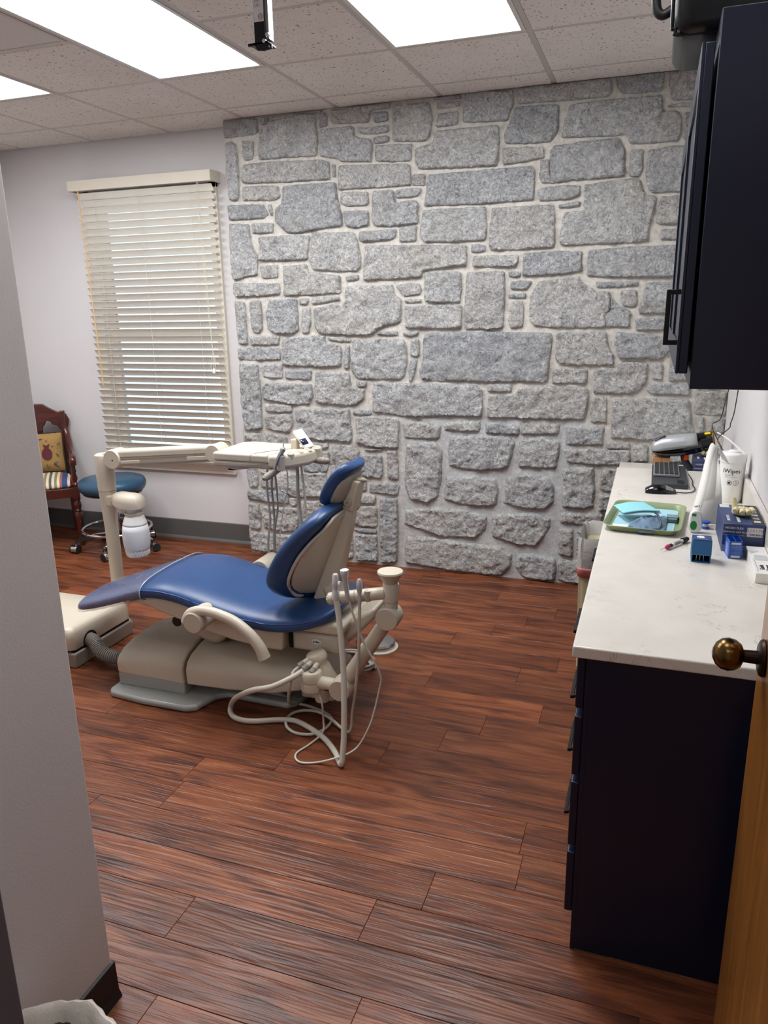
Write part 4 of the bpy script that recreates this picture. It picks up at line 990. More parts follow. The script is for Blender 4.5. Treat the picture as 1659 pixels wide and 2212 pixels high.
gb=MB().rbox(hr+rr@Vector((.0,0,-.085)),(.018,.05,.07),rr).build('glide_bar',steel,dc,bevel=.002)
# armrests
for sgn,nm in ((-1,'near'),(1,'far')):
    ya=YC+sgn*.325
    P=[(-1.700,.428),(-1.680,.466),(-1.637,.484),(-1.590,.486),(-1.535,.476),(-1.476,.455),(-1.415,.412),(-1.375,.362),(-1.356,.318)]
    if sgn>0: P=[(-1.665,.470),(-1.62,.495),(-1.575,.505),(-1.52,.50),(-1.46,.48),(-1.41,.44),(-1.385,.41)]
    arm=MB().tube([(x,ya+ (0.0 if i else 0),z) for i,(x,z) in enumerate(P)],lambda u:.0235-.004*math.sin(PI*u)+.0015*u,14,6,sq=(1.0,1.05,(0,0,1))).build('armrest',beige,dc,smooth=60)
    cz=.438 if sgn<0 else .47
    MB().cyl((-1.657,YC+sgn*.21,cz),(-1.657,ya+sgn*.024,cz),.046,n=32).build('pivot_drum',beige,arm,bevel=.005)
    MB().cyl((-1.657,ya+sgn*.0235,cz),(-1.657,ya+sgn*.028,cz),.042,n=32).build('pivot_cap_or_hole',beige,arm,bevel=.002)

# ================================================================ UTILITY BOX + HOSE
ub=thing('utility_box','beige floor utility box with grey base beside the partition','utility box',(-2.74,2.81,0))
B(-2.98,-2.488,2.600,3.03,0,.075).build('base',gasket,ub,bevel=.008,seg=3)
B(-2.97,-2.50,2.612,3.018,.072,.086).build('shadow_gap',darkgap,ub,smooth=0)
rings=[]
for sc,z in ((1,.086),(1,.145),(.985,.170),(.94,.187),(.86,.195),(.5,.198)):
    rings.append([(-2.735+sc*x,2.815+sc*y,z) for x,y in ((-.245,-.205),(-.22,-.215),(.22,-.215),(.24,-.195),(.24,.195),(.22,.21),(-.22,.21),(-.245,.2))])
MB().loft(rings).build('lid',beige,ub,bevel=.006,smooth=50)
MB().cyl((-2.497,2.72,.10),(-2.492,2.72,.10),.047,n=24).build('hose_port',darkgap,ub)
hp=spline([(-2.52,2.72,.105),(-2.46,2.705,.10),(-2.38,2.67,.065),(-2.28,2.68,.05),(-2.15,2.70,.055)],40)
rib=MB(); 
def ribtube(P,r,n=14):
    rings=[]; up=Vector((0,0,1))
    for i,p in enumerate(P):
        t=(P[min(i+1,len(P)-1)]-P[max(i-1,0)]).normalized(); u=(up-t*up.dot(t)).normalized(); s_=t.cross(u); q=r*(1.0 if i%4<2 else .88)
        rings.append([p+u*(q*math.cos(2*PI*k/n))+s_*(q*math.sin(2*PI*k/n)) for k in range(n)])
    return MB().loft(rings)
ribtube(hp,.034).build('corrugated_hose',greyhose,ub,smooth=20)

# ================================================================ DELIVERY UNIT
du=thing('delivery_unit','beige instrument delivery arm and tray head on a post behind the chair','delivery unit',(-2.615,3.10,0))
px,py=-2.61,3.10
MB().lathe([(.05,0),(.05,.012),(.04,.03)],(px,py,0),n=28).build('foot_flange',grey_pl,du)
MB().lathe([(.034,.02),(.034,.55),(.036,.60),(.041,.70),(.044,.752)],(px,py,0),n=28).build('post',beige,du)
MB().lathe([(.0445,.754),(.0455,.80),(.0465,.925),(.044,.938),(.035,.944),(.001,.946)],(px,py,0),n=28).build('post_cap',beige,du)
# shoulder joint, arm, elbow
def drum(p,r,y0,y1,nm,par,m=beige): return MB().lathe([(r*.93,0),(r,.006),(r,abs(y1-y0)-.006),(r*.93,abs(y1-y0))],(p[0],y0,p[1]),(0,y1-y0,0),32).build(nm,m,par,smooth=40)
j1=drum((-2.512,.929),.049,3.035,3.125,'shoulder_joint',du)
MB().cyl((-2.505,3.036,.926),(-2.505,3.034,.926),.004,n=10).build('screw',darkgap,j1)
B(-2.60,-2.50,3.07,3.12,.91,.955).build('shoulder_bridge',beige,du,bevel=.012,seg=3)
a,b_=Vector((-2.512,3.08,.933)),Vector((-1.925,3.08,.985)); d=(b_-a).normalized(); ang=math.atan2(d.z,d.x); ry=Matrix.Rotation(-ang,3,'Y'); c=(a+b_)/2; ln=(b_-a).length
ab=MB().rbox(c+Vector((0,0,.014)),(ln,.070,.052),ry).build('spring_arm',beige,du,bevel=.016,seg=4)
MB().rbox(c+Vector((0,0,-.018)),(ln*.97,.064,.044),ry).build('arm_underside',beige_d,ab,bevel=.012,seg=3)
MB().rbox(c+Vector((.0,-.0358,.004)),(ln*.86,.001,.0015),ry).build('seam_line',darkgap,ab,smooth=0)
MB().rbox(c+ry@Vector((-.205,-.034,-.022)),(.14,.006,.016),ry).build('end_shroud',beige,ab,bevel=.006,seg=3)
MB().rbox(c+ry@Vector((.205,-.034,-.018)),(.13,.006,.02),ry).build('end_shroud',beige,ab,bevel=.006,seg=3)
MB().cyl(c+ry@Vector((.19,-.033,.0)),c+ry@Vector((.19,-.0355,.0)),.007,n=16).build('arm_plug',beige_d,ab)
j2=drum((-1.925,.988),.042,3.03,3.125,'elbow_joint',du)
MB().cyl((-1.918,3.031,.985),(-1.918,3.029,.985),.003,n=10).build('screw',darkgap,j2)
MB().tube([(-1.92,3.08,.985),(-1.895,3.08,.950),(-1.845,3.085,.928),(-1.78,3.09,.930),(-1.69,3.09,.945)],lambda u:.030-.010*u,14,6,sq=(.8,1.2,(0,0,1))).build('head_yoke',beige,du,smooth=60)
# tray head
hd_=MB()
top=[(-1.885,2.965),(-1.60,2.955),(-1.575,2.97),(-1.54,3.02),(-1.52,3.10),(-1.53,3.22),(-1.57,3.26),(-1.84,3.27),(-1.885,3.24)]
head=MB().prism(top,'xy',.972,1.010).build('tray_head',beige,du,bevel=.010,seg=4)
MB().prism([(x*.985-.026,y*.985+.046) for x,y in top],'xy',.945,.970).build('head_base',beige_d,head,bevel=.008,seg=3)
MB().prism([(-1.60,2.955),(-1.598,2.955),(-1.56,3.05),(-1.562,3.06)],'xy',1.0102,1.0106).build('head_seam',gasket,head,smooth=0)
MB().tube([(-1.68,2.957,.975),(-1.684,2.957,1.0),(-1.67,2.975,1.0112),(-1.62,3.06,1.0112),(-1.55,3.14,1.0112)],.0012,5,6).build('lid_seam',gasket,head)
B(-1.885,-1.60,2.953,2.957,.9700,.9725).build('trim_line',gasket,head,smooth=0)
# holder block with cups
hb_=MB().prism([(-1.600,2.950),(-1.545,2.955),(-1.50,2.99),(-1.455,3.07),(-1.44,3.16),(-1.45,3.24),(-1.53,3.25),(-1.54,3.02)],'xy',.948,1.012).build('holder_block',beige,head,bevel=.016,seg=4)
for i in range(5):
    t_=i/4; x=-1.535+.075*t_; y=2.962+.20*t_
    u=Vector((.82,-.57,0)) if i<2 else Vector((.97,-.25,0))
    MB().cyl(Vector((x,y,.945)),Vector((x,y,1.016))+u*.012,.017,.019,n=18).build('holder_cup',beige,hb_,bevel=.003)
    MB().cyl(Vector((x,y,1.0155))+u*.012,Vector((x,y,1.0175))+u*.0125,.013,n=16).build('cup_opening',beige_d,hb_)
hp_=MB().tube([(-1.552,2.935,.955),(-1.535,2.94,1.0),(-1.515,2.95,1.035)],lambda u:.0065+.004*u,12,5).build('handpiece',steel,du,smooth=60)
MB().ball((-1.514,2.95,1.040),.013).build('handpiece_head',chrome,hp_)
MB().cyl((-1.512,2.95,1.045),(-1.508,2.947,1.072),.0022,n=8).build('bur',steel,hp_)
# control pad
kp=MB().add([Vector(p) for p in [(-1.555,3.14,1.09),(-1.485,3.12,1.015),(-1.465,3.17,1.018),(-1.535,3.19,1.093)]],[(0,1,2,3)]).build('control_pad',white_p,head,solid=.014,bevel=.003)
MB().add([Vector(p) for p in [(-1.515,3.122,1.056),(-1.494,3.116,1.034),(-1.481,3.15,1.036),(-1.502,3.157,1.058)]],[(0,1,2,3)]).build('display',M('navy_display','1A2548',.2),kp,solid=.004)
MB().rbox((-1.55,3.15,1.03),(.03,.04,.05),None).build('pad_bracket',beige,head,bevel=.006)
# handles
for p0,p1 in (((-1.545,2.99,.952),(-1.598,2.93,.912)),((-1.46,3.16,.955),(-1.385,3.13,.962))):
    v=Vector(p1)-Vector(p0); MB().tube([Vector(p0),Vector(p0)+v*.5,Vector(p1)],lambda u:.012+.005*min(1,u*2),12,5).build('grab_handle',gasket,head,smooth=60)
MB().ball((-1.598,2.93,.912),(.017,.017,.013)).build('handle_tip',gasket,head); MB().ball((-1.385,3.13,.962),(.017,.015,.015)).build('handle_tip',gasket,head)
HOSES=[([(-1.698,3.12,.945),(-1.688,3.12,.91),(-1.696,3.12,.825),(-1.689,3.12,.71),(-1.69,3.12,.643),(-1.703,3.12,.574),(-1.708,3.12,.506),(-1.701,3.12,.455),(-1.67,3.13,.43),(-1.645,3.14,.47)],.0055,tubing),
([(-1.675,3.12,.947),(-1.664,3.12,.892),(-1.67,3.12,.827),(-1.667,3.12,.728),(-1.666,3.12,.655),(-1.672,3.12,.577),(-1.673,3.12,.509),(-1.66,3.13,.455),(-1.62,3.14,.44),(-1.59,3.14,.50)],.0055,tubing_g),
([(-1.657,3.12,.943),(-1.646,3.12,.861),(-1.643,3.12,.77),(-1.646,3.12,.703),(-1.662,3.12,.635),(-1.668,3.12,.56),(-1.665,3.12,.48),(-1.63,3.14,.45),(-1.60,3.15,.50)],.005,tubing_g),
([(-1.582,3.11,.943),(-1.584,3.12,.839),(-1.607,3.12,.749),(-1.628,3.12,.655),(-1.643,3.12,.563),(-1.650,3.12,.478),(-1.63,3.14,.44),(-1.60,3.15,.46)],.0028,M('white_thin_tube','DEDACF',.4)),
([(-1.541,3.10,.963),(-1.535,3.12,.915),(-1.536,3.12,.835),(-1.536,3.12,.754),(-1.528,3.12,.689),(-1.526,3.12,.606),(-1.54,3.13,.50),(-1.58,3.14,.46)],.0055,tubing),
([(-1.528,3.10,.963),(-1.527,3.12,.915),(-1.530,3.12,.835),(-1.526,3.12,.754),(-1.522,3.12,.689),(-1.52,3.12,.606),(-1.54,3.14,.52)],.005,tubing_g),
([(-1.507,3.11,.968),(-1.508,3.12,.901),(-1.5,3.12,.821),(-1.496,3.12,.724),(-1.493,3.12,.649),(-1.50,3.13,.56),(-1.54,3.14,.48)],.0055,tubing)]
for P,r,m in HOSES: MB().tube(P,r,8,6).build('hose',m,du,smooth=60)
# bottle bracket
B(-2.60,-2.555,3.06,3.12,.675,.735).build('bracket_clamp',beige,du,bevel=.01)
bx,by=-2.43,3.03
rings=[]
for sc,z in ((1,.690),(1,.722),(.93,.742),(.72,.757),(.35,.765)):
    rings.append([(bx+.02+sc*x,by+sc*y,z) for x,y in ((-.15,.03),(-.09,-.02),(-.04,-.045),(.02,-.055),(.055,-.04),(.065,0),(.055,.04),(.02,.055),(-.04,.06),(-.09,.07),(-.14,.08))])
MB().loft(rings).build('bottle_bracket',beige,du,bevel=.004,smooth=50)
wbt=thing('water_bottle','frosted white water bottle hanging under the bracket of the delivery post','bottle',(bx+.02,by,.47))
cx=bx+.025
MB().lathe([(.032,.655),(.032,.692)],(cx,by,0),n=24).build('neck',bottle_m,wbt)
MB().lathe([(.042,.652),(.046,.658),(.046,.668),(.040,.672)],(cx,by,0),n=28).build('collar',beige,wbt)
MB().lathe([(.040,.655),(.047,.645),(.058,.615),(.060,.605)],(cx,by,0),n=32,cap=False).build('shoulder',white_p,wbt,solid=.002)
MB().lathe([(.060,.606),(.065,.575),(.067,.545),(.066,.515),(.062,.487),(.058,.472)],(cx,by,0),n=32,cap=False).build('body',bottle_m,wbt,solid=.0015,smooth=60)
MB().lathe([(.063,.54),(.063,.525),(.062,.505),(.059,.487),(.055,.474)],(cx,by,0),n=32).build('water',water_m,wbt,smooth=60)
MB().lathe([(.0605,.484),(.056,.448),(.052,.443),(.01,.443)],(cx,by,0),n=32).build('base_cup',white_p,wbt)
for k in range(24):
    a=2*PI*k/24; d=Vector((math.cos(a),math.sin(a),0)); MB().tube([Vector((cx,by,.450))+d*.0555,Vector((cx,by,.463))+Vector((math.cos(a+.12),math.sin(a+.12),0))*.0578,Vector((cx,by,.476))+Vector((math.cos(a+.22),math.sin(a+.22),0))*.0593],.0022,5,3).build('grip_rib',white_p,wbt)

# ================================================================ ASSISTANT ARM
aa=thing('assistant_arm','beige jointed assistant arm with suction handpieces beside the chair back','assistant arm',(-1.18,2.45,0))
ya=2.44
MB().lathe([(.033,0),(.030,.02),(.022,.035),(.018,.038)][::-1],(-1.15,2.47,.168),(0,0,-1),20)
MB().lathe([(.018,.125),(.027,.128),(.031,.145),(.030,.16),(.036,.175),(.040,.195),(.036,.20)],(-1.152,2.475,0),n=24).build('drain_cup',beige,aa)
sw=MB().lathe([(.043,.192),(.043,.228),(.0425,.229)],(-1.178,ya,0),n=28).build('swivel_base',beige,aa,bevel=.003)
MB().lathe([(.043,.231),(.043,.262),(.038,.270),(.001,.272)],(-1.178,ya,0),n=28).build('swivel_cap',beige,sw)
MB().cyl((-1.15,ya,.226),(-1.06,ya,.222),.026,n=20).build('lower_link',beige,aa)
B(-1.115,-1.075,ya-.0275,ya-.024,.208,.2105).build('link_slot',darkgap,aa,smooth=0)
drum((-1.045,.224),.044,ya-.045,ya+.03,'lower_joint',aa)
MB().cyl((-1.035,ya+.01,.245),(-.862,ya+.01,.520),.030,.027,n=20).build('upper_link',beige,aa)
drum((-.850,.541),.044,ya-.04,ya+.035,'upper_joint',aa)
MB().lathe([(.026,.57),(.026,.60),(.028,.602),(.028,.668),(.026,.672),(.030,.682),(.044,.705),(.048,.712),(.046,.718),(.030,.722),(.001,.723)],(-.845,ya,0),n=28).build('riser_knob',beige,aa)
hb=MB().cyl((-.86,ya-.005,.633),(-1.083,ya-.02,.590),.0235,n=24).build('holder_bar',beige,aa,bevel=.005)
MB().cyl((-1.083,ya-.02,.590),(-1.088,ya-.0205,.589),.016,n=20).build('end_plug',chrome,hb)
ax=Vector((.223,.015,.043)).normalized()
for t_ in (.30,.52,.78,.9):
    p=Vector((-.86,ya-.005,.633)).lerp(Vector((-1.083,ya-.02,.590)),t_)
    MB().cyl(p-ax*.003,p+ax*.003,.0245,n=24).build('bar_ring',beige_d,hb)
MB().lathe([(.012,-.02),(.014,0),(.012,.02)],(-.925,ya-.024,.621),(0,0,1),14).build('empty_slot',beige_d,hb)
h1=MB().lathe([(.0135,0),(.0135,.03),(.011,.034),(.012,.05),(.015,.06),(.012,.072),(.011,.095),(.008,.10),(.001,.101)],(-1.045,ya-.042,.600),(.02,0,1),18).build('suction_handpiece',M('matte_silver','CFCFCD',.4,.25),aa,smooth=50)
MB().cyl((-1.03,ya-.045,.664),(-1.022,ya-.045,.664),.010,n=14).build('suction_lever',white_p,h1)
h2=MB().lathe([(.0075,0),(.009,.03),(.0105,.085),(.013,.095),(.0165,.115),(.015,.120),(.003,.123)],(-.996,ya-.042,.598),(-.09,0,1),18).build('air_water_syringe',M('satin_aluminium','CDCDD0',.3,.4),aa,smooth=50)
MB().lathe([(.013,0),(.017,.004),(.012,.007),(.004,.009)],(-1.0065,ya-.042,.715),(-.09,0,1),8).build('syringe_cap',white_p,h2)
h3=MB().lathe([(.008,0),(.0085,.02),(.006,.03),(.010,.045),(.012,.062),(.011,.08),(.006,.09),(.001,.091)],(-.95,ya-.042,.600),(0,0,1),16).build('saliva_valve',M('satin_aluminium','CDCDD0',.3,.4),aa,smooth=50)
cn=MB().lathe([(.055,0),(.054,.02),(.042,.085),(.036,.108),(.042,.118),(.043,.135),(.037,.147),(.001,.150)],(-1.150,2.515,.175),(-.25,-.10,.96),n=28).build('solids_collector',beige,aa,smooth=50)
for i,(p0,p1) in enumerate((((-1.205,2.475,.298),(-1.228,2.44,.283)),((-1.188,2.468,.293),(-1.205,2.43,.278)),((-1.165,2.47,.288),(-1.172,2.43,.268)))):
    p0,p1=Vector(p0),Vector(p1); d=(p1-p0).normalized(); p1=p0+d*.05
    MB().cyl(p0,p0+d*.03,.011,n=16).build('port',beige,cn); MB().cyl(p0+d*.026,p1,.013,n=16).build('port_nut',gasket,cn)
B(-1.30,-1.15,2.58,2.80,.06,.18).build('mount_block',beige,aa,bevel=.012,seg=3)
thick=[(-1.205,2.435,.275),(-1.216,2.41,.268),(-1.241,2.38,.256),(-1.303,2.34,.231),(-1.393,2.34,.200),(-1.50,2.40,.12),(-1.572,2.470,.035),(-1.560,2.445,.014),(-1.516,2.418,.012),(-1.445,2.418,.012),(-1.35,2.46,.012),(-1.277,2.474,.012),(-1.191,2.439,.012),(-1.103,2.383,.012),(-1.034,2.315,.012),(-.996,2.263,.012),(-.980,2.247,.016),(-.978,2.258,.05),(-.98,2.28,.119),(-.988,2.31,.23),(-.999,2.34,.341),(-1.015,2.365,.454),(-1.034,2.39,.558),(-1.045,2.398,.605)]
MB().tube(thick,.0112,12,7).build('suction_hose',tubing,aa,smooth=60)
mid=[(-1.230,2.438,.280),(-1.243,2.415,.268),(-1.245,2.40,.248),(-1.258,2.40,.197),(-1.30,2.47,.10),(-1.335,2.56,.035),(-1.33,2.605,.010),(-1.286,2.610,.007),(-1.206,2.585,.007),(-1.152,2.551,.007),(-1.137,2.505,.007),(-1.147,2.446,.007),(-1.18,2.408,.007),(-1.241,2.400,.007),(-1.293,2.429,.007),(-1.32,2.478,.007),(-1.318,2.53,.008),(-1.28,2.56,.012),(-1.212,2.557,.019),(-1.141,2.523,.019),(-1.078,2.482,.012),(-1.040,2.462,.012),(-1.024,2.46,.04),(-1.017,2.455,.099),(-.984,2.42,.239),(-.965,2.41,.377),(-.956,2.40,.489),(-.95,2.398,.605)]
MB().tube(mid,.0062,10,7).build('saliva_hose',tubing,aa,smooth=60)
thin=[(-1.155,2.45,.177),(-1.129,2.42,.147),(-1.140,2.45,.06),(-1.13,2.416,.02),(-1.154,2.348,.005),(-1.176,2.281,.005),(-1.164,2.241,.005),(-1.128,2.224,.005),(-1.072,2.244,.006),(-1.01,2.255,.028),(-.973,2.30,.028),(-.945,2.34,.045),(-.909,2.36,.12),(-.894,2.38,.182),(-.879,2.40,.266),(-.874,2.40,.31),(-.897,2.40,.366),(-.937,2.40,.437),(-.972,2.40,.528),(-.994,2.40,.602)]
MB().tube(thin,.0042,8,7).build('syringe_hose',tubing,aa,smooth=60)

# ================================================================ FOOT CONTROL
fc=thing('foot_control','round metal foot control with coiled grey hose behind the chair','foot control',(-1.19,3.25,0))
MB().lathe([(.095,0),(.095,.008),(.085,.012)],(-1.19,3.25,0),n=32).build('base_ring',M('ivory_rubber','C9C3B4',.5),fc)
MB().lathe([(.080,.012),(.082,.03),(.076,.038),(.02,.05),(.001,.051)],(-1.19,3.25,0),n=32).build('pedal_disc',steel,fc,smooth=40)
MB().lathe([(.011,0),(.011,.045),(.007,.05),(.007,.068),(.009,.07),(.009,.08)],(-1.285,3.20,.01),n=14).build('hose_fitting',chrome,fc)
cp=[]
for k in range(90):
    a=k*2*PI/24; r=.115+.006*math.sin(k*.9); cp.append((-1.255+r*math.cos(a),3.02+r*.8*math.sin(a),.010+.0075*(k/24)))
MB().tube([(-1.285,3.20,.03)]+cp,.0068,8,2).build('coiled_hose',greyhose and M('light_grey_hose','B1ACA3',.4),fc,smooth=60)
B(-1.44,-1.40,2.95,3.0,0,.03).build('hose_clip',gasket,fc,bevel=.006)

# ================================================================ CABINETS AND COUNTER
ZK=.872
def handle_y(m,x,y,z,par,ln=.16):
    q=MB().box(x-.036,x-.026,y-ln/2,y+ln/2,z-.005,z+.005)
    for s in (-1,1): q.box(x-.028,x+.001,y+s*(ln/2-.01)-.005,y+s*(ln/2-.01)+.005,z-.005,z+.005)
    return q.build('handle',m,par,bevel=.001,seg=1)
hmat=M('matte_black_metal','1C1B1A',.5,.4)
def base_cab(y0,y1,rows,label):
    t=thing('base_cabinet',label,'cabinet',(.14,(y0+y1)/2,0),group='navy base cabinets under the counter')
    B(-.098,XR-.003,y0+.001,y1-.001,.0,.842).build('body',navy,t,bevel=.001,seg=1)
    for z0,z1,hz in rows:
        d=B(-.119,-.099,y0+.004,y1-.006,z0,z1).build('drawer_front',navy,t,bevel=.003)
        q=MB()
        if hz: handle_y(hmat,-.119,(y0+y1)/2,hz,d,.165 if y1-y0>.6 else .13)
    return t
rows=[(.700,.838,.765),(.516,.678,.565),(.312,.496,.395),(.112,.292,None)]
bc=base_cab(1.684,2.46,[(a,b_,h) for a,b_,h in rows[:3]]+[(.112,.292,.185)],'nearest navy base cabinet with four drawers and black handles')
B(-.0985,-.088,1.6835,1.686,.0,.842).build('edge_stile',navy,bc,smooth=0)
base_cab(2.46,2.92,[(.700,.838,.765),(.112,.678,None)],'narrow middle navy base cabinet with a black handle above the bin')
base_cab(2.92,3.745,[(.700,.838,None),(.112,.678,None)],'farthest navy base cabinet under the keyboard end of the counter')
ct=thing('countertop','long white quartz countertop with backsplash','countertop',(.13,2.7,.842))
B(-.130,XR-.002,1.662,3.76,.843,ZK).build('slab',quartz,ct,bevel=.004,seg=3)
B(XR-.022,XR-.002,1.662,3.76,ZK,ZK+.10).build('backsplash',quartz,ct,bevel=.002)
ld=thing('desk_section','low white desk-height slab between counter and stone wall','desk',(.12,4.09,0))
B(-.137,XR-.003,3.765,YS-.022,.745,.772).build('slab',quartz,ld,bevel=.003)
B(-.10,XR-.003,3.80,YS-.03,0,.744).build('body',navy,ld,bevel=.002)
# wall cabinet
uc=thing('wall_cabinet','navy wall cabinet above the counter with black bar handles','cabinet',(.23,2.3,1.467))
B(.0735,XR-.002,1.680,2.925,1.467,2.155).build('body',navy,uc,bevel=.0015,seg=1)
def udoor(y0,y1,hy):
    d=B(.050,.0675,y0,y1,1.497,2.105).build('door',navy,uc,bevel=.002)
    f=MB()
    for q in ((y0,y0+.06,1.497,2.105),(y1-.06,y1,1.497,2.105),(y0+.06,y1-.06,1.497,1.557),(y0+.06,y1-.06,2.045,2.105)): f.box(.044,.050,*q)
    f.build('shaker_frame',navy,d,bevel=.001,seg=1)
    if hy:
        q=MB().box(.016,.026,hy-.005,hy+.005,1.553,1.665)
        for z in (1.558,1.66): q.box(.024,.0445,hy-.005,hy+.005,z-.005,z+.005)
        q.build('handle',hmat,d,bevel=.001,seg=1)
    for z in (1.60,2.0): B(.067,.074,y1-.03,y1-.02,z-.02,z+.02).build('hinge',steel,d,smooth=0)
udoor(1.692,2.30,1.735); udoor(2.306,2.915,None)
# black case on the wall cabinet
bc_=thing('equipment_case','black hard equipment case with round carry handle on top of the wall cabinet','case',(.18,1.95,2.157))
rings=[]
for y,g in ((1.80,.0),(1.812,.012),(1.87,.014),(2.09,.014),(2.105,0)):
    x0,x1,z0,z1=-.008+.012-g,.38,2.172-g,2.50+g; r=.03
    pts=[]
    for cx_,cz_,a0 in ((x1-r,z0+r,-90),(x1-r,z1-r,0),(x0+r,z1-r,90),(x0+r,z0+r,180)):
        for k in range(5): a=R(a0+22.5*k); pts.append((cx_+r*math.cos(a),y,cz_+r*math.sin(a)))
    rings.append(pts)
cs=MB().loft(rings).build('shell',M('black_abs_plastic','101013',.38),bc_,smooth=50)
MB().tube([(.36,1.83,2.160),(.03,1.83,2.160),(-.006,1.83,2.172),(-.013,1.83,2.205),(-.013,1.83,2.49)],.004,8,4).build('lid_seam',black_p,cs)
MB().tube([(-.010,2.05,2.280),(-.035,2.05,2.268),(-.05,2.05,2.285),(-.052,2.05,2.34),(-.048,2.05,2.42),(-.010,2.05,2.43)],.0105,12,6).build('carry_handle',M('soft_black_rubber','1E1E20',.5),cs,smooth=60)
for x in (.10,.33): MB().cyl((x,1.95,2.1555),(x,1.95,2.172),.012,n=12).build('rubber_foot',rubber,cs)

# ================================================================ COUNTER THINGS
# tray
def xf(m,loc,rz=0,rx=0,ry=0):
    q=Matrix.Translation(Vector(loc))@Matrix.Rotation(rz,4,'Z')@Matrix.Rotation(rx,4,'X')@Matrix.Rotation(ry,4,'Y'); m.v=[q@v for v in m.v]; return m
def rrect(hx,hy,r,z,n=5):
    pts=[]
    for cx,cy,a0 in ((hx-r,hy-r,0),(-hx+r,hy-r,90),(-hx+r,-hy+r,180),(hx-r,-hy+r,270)):
        for k in range(n): a=R(a0+90*k/(n-1)); pts.append((cx+r*math.cos(a),cy+r*math.sin(a),z))
    return pts
TL=(.015,2.815,ZK); TR=R(-5)
tr=thing('instrument_tray','sage green plastic instrument tray lined with blue paper on the counter','tray',TL)
m=MB().loft([rrect(.108,.172,.03,.001),rrect(.112,.176,.032,.0015),rrect(.118,.182,.035,.018),rrect(.128,.192,.04,.024),rrect(.130,.194,.042,.0225),rrect(.120,.184,.036,.015),rrect(.1145,.1785,.033,.004),rrect(.11,.174,.03,.0035)],cap=False)
n=len(rrect(1,1,.1,0)); m.f.append(list(range(n))[::-1]); m.f.append([7*n+i for i in range(n)])
xf(m,TL,TR).build('tray_shell',green_t,tr,smooth=50)
xf(MB().prism([(p[0],p[1]) for p in rrect(.103,.165,.025,0)],'xy',.0042,.0052),TL,TR).build('tray_paper',bib,tr,smooth=0)
# face mask folded over the far rim
def sheet(fn,nu,nv):
    V=[fn(i/nu,k/nv) for i in range(nu+1) for k in range(nv+1)]; F=[(i*(nv+1)+k,(i+1)*(nv+1)+k,(i+1)*(nv+1)+k+1,i*(nv+1)+k+1) for i in range(nu) for k in range(nv)]
    return MB().add(V,F)
def mf(u,v):
    a=Vector((-.063,2.75,.910)).lerp(Vector((.061,2.765,.922)),u); c=Vector((-.101,2.846,.912)).lerp(Vector((.006,2.885,.922)),u); p=a.lerp(c,v); return (p.x,p.y,p.z+.006*math.sin(u*PI)+.0012*math.sin(v*25))
mk=thing('face_mask','folded aqua face mask lying over the far left side of the green tray','mask',(0.0,2.81,.90))
sheet(mf,16,14).build('mask_panel',mask_m,mk,solid=.004,smooth=60)
sheet(lambda u,v:(lambda p:(p[0]+.004,p[1]+.003,p[2]-.007))(mf(u,v)),12,8).build('inner_layer',M('white_mask_fabric','DCE9EA',.9),mk,solid=.003,smooth=60)
# crumpled blue pouch
def pf(u,v):
    x=-.045+.125*u; y=2.655+.13*v; z=ZK+.010+.022*math.sin(PI*u)**.7*math.sin(PI*v)**.6
    z+=.010*noise.noise(Vector((u*5,v*5,3)))+.006*noise.noise(Vector((u*12,v*12,9)))
    return (x+.012*v,y+.06*u*v-.035*math.sin(PI*u)*(1-v)+.02*noise.noise(Vector((u*4,v*4,1))),max(z,ZK+.008))
po=thing('sealed_pouch','crumpled translucent blue plastic pouch in the middle of the green tray','pouch',(.06,2.76,ZK+.006))
sheet(pf,26,22).build('film',pouch_m,po,solid=.0008,smooth=60)
MB().tube([pf(u,.06) for u in np.linspace(.02,.98,12)],.0022,6,3).build('seal_strip',M('blue_seal','2F63B5',.35),po)
MB().rbox((.035,2.735,ZK+.016),(.06,.035,.010),Matrix.Rotation(R(25),3,'Z')).build('packed_sensor',M('dark_sensor','2A3646',.3),po,bevel=.004)
sc=thing('sensor_cable','slate sensor cable looping out of the blue pouch to a white tip','cable',(.09,2.74,ZK+.006))
def IZ(x,y,z):                                             # (kept as plain coordinates)
    return (x,y,z)
MB().tube([(.045,2.79,.91),(.050,2.752,.918),(.057,2.715,.914),(.065,2.685,.902),(.062,2.668,.888),(.050,2.653,.882),(.037,2.648,.882)],.0042,8,6).build('cable',cable_b,sc,smooth=60)
MB().tube([(.040,2.648,.882),(.025,2.648,.882),(.010,2.650,.882)],.0058,8,3).build('white_tip',white_p,sc,smooth=60)
gz=thing('gauze_pad','small folded white gauze pad on the tray paper','gauze',(-.065,2.69,ZK+.005))
for k in range(3): MB().rbox((-.068,2.672,ZK+.0075+.003*k),(.058-.003*k,.036,.0026),Matrix.Rotation(R(-12+3*k),3,'Z')).build('gauze_ply',M('gauze_white','EDEAE4',.9),gz,bevel=.001)
cb=thing('clear_case','small clear plastic case with dark pegs on the right of the tray','plastic case',(.105,2.79,ZK+.005))
q=MB(); cx,cy=.104,2.805
for bx in ((-.018,.018,-.022,.022,.0055,.0075),(-.018,.018,-.022,-.020,.0075,.024),(-.018,.018,.020,.022,.0075,.024),(-.018,-.016,-.02,.02,.0075,.024),(.016,.018,-.02,.02,.0075,.024),(-.018,.018,-.022,.022,.0245,.0265)): q.box(cx+bx[0],cx+bx[1],cy+bx[2],cy+bx[3],ZK+bx[4],ZK+bx[5])
q.build('case_shell',clear_pl,cb,smooth=0)
for k in range(3): MB().cyl((cx+.019,cy-.014+.012*k,ZK+.008),(cx+.023,cy-.016+.012*k,ZK+.022),.0018,n=8).build('peg',black_p,cb)
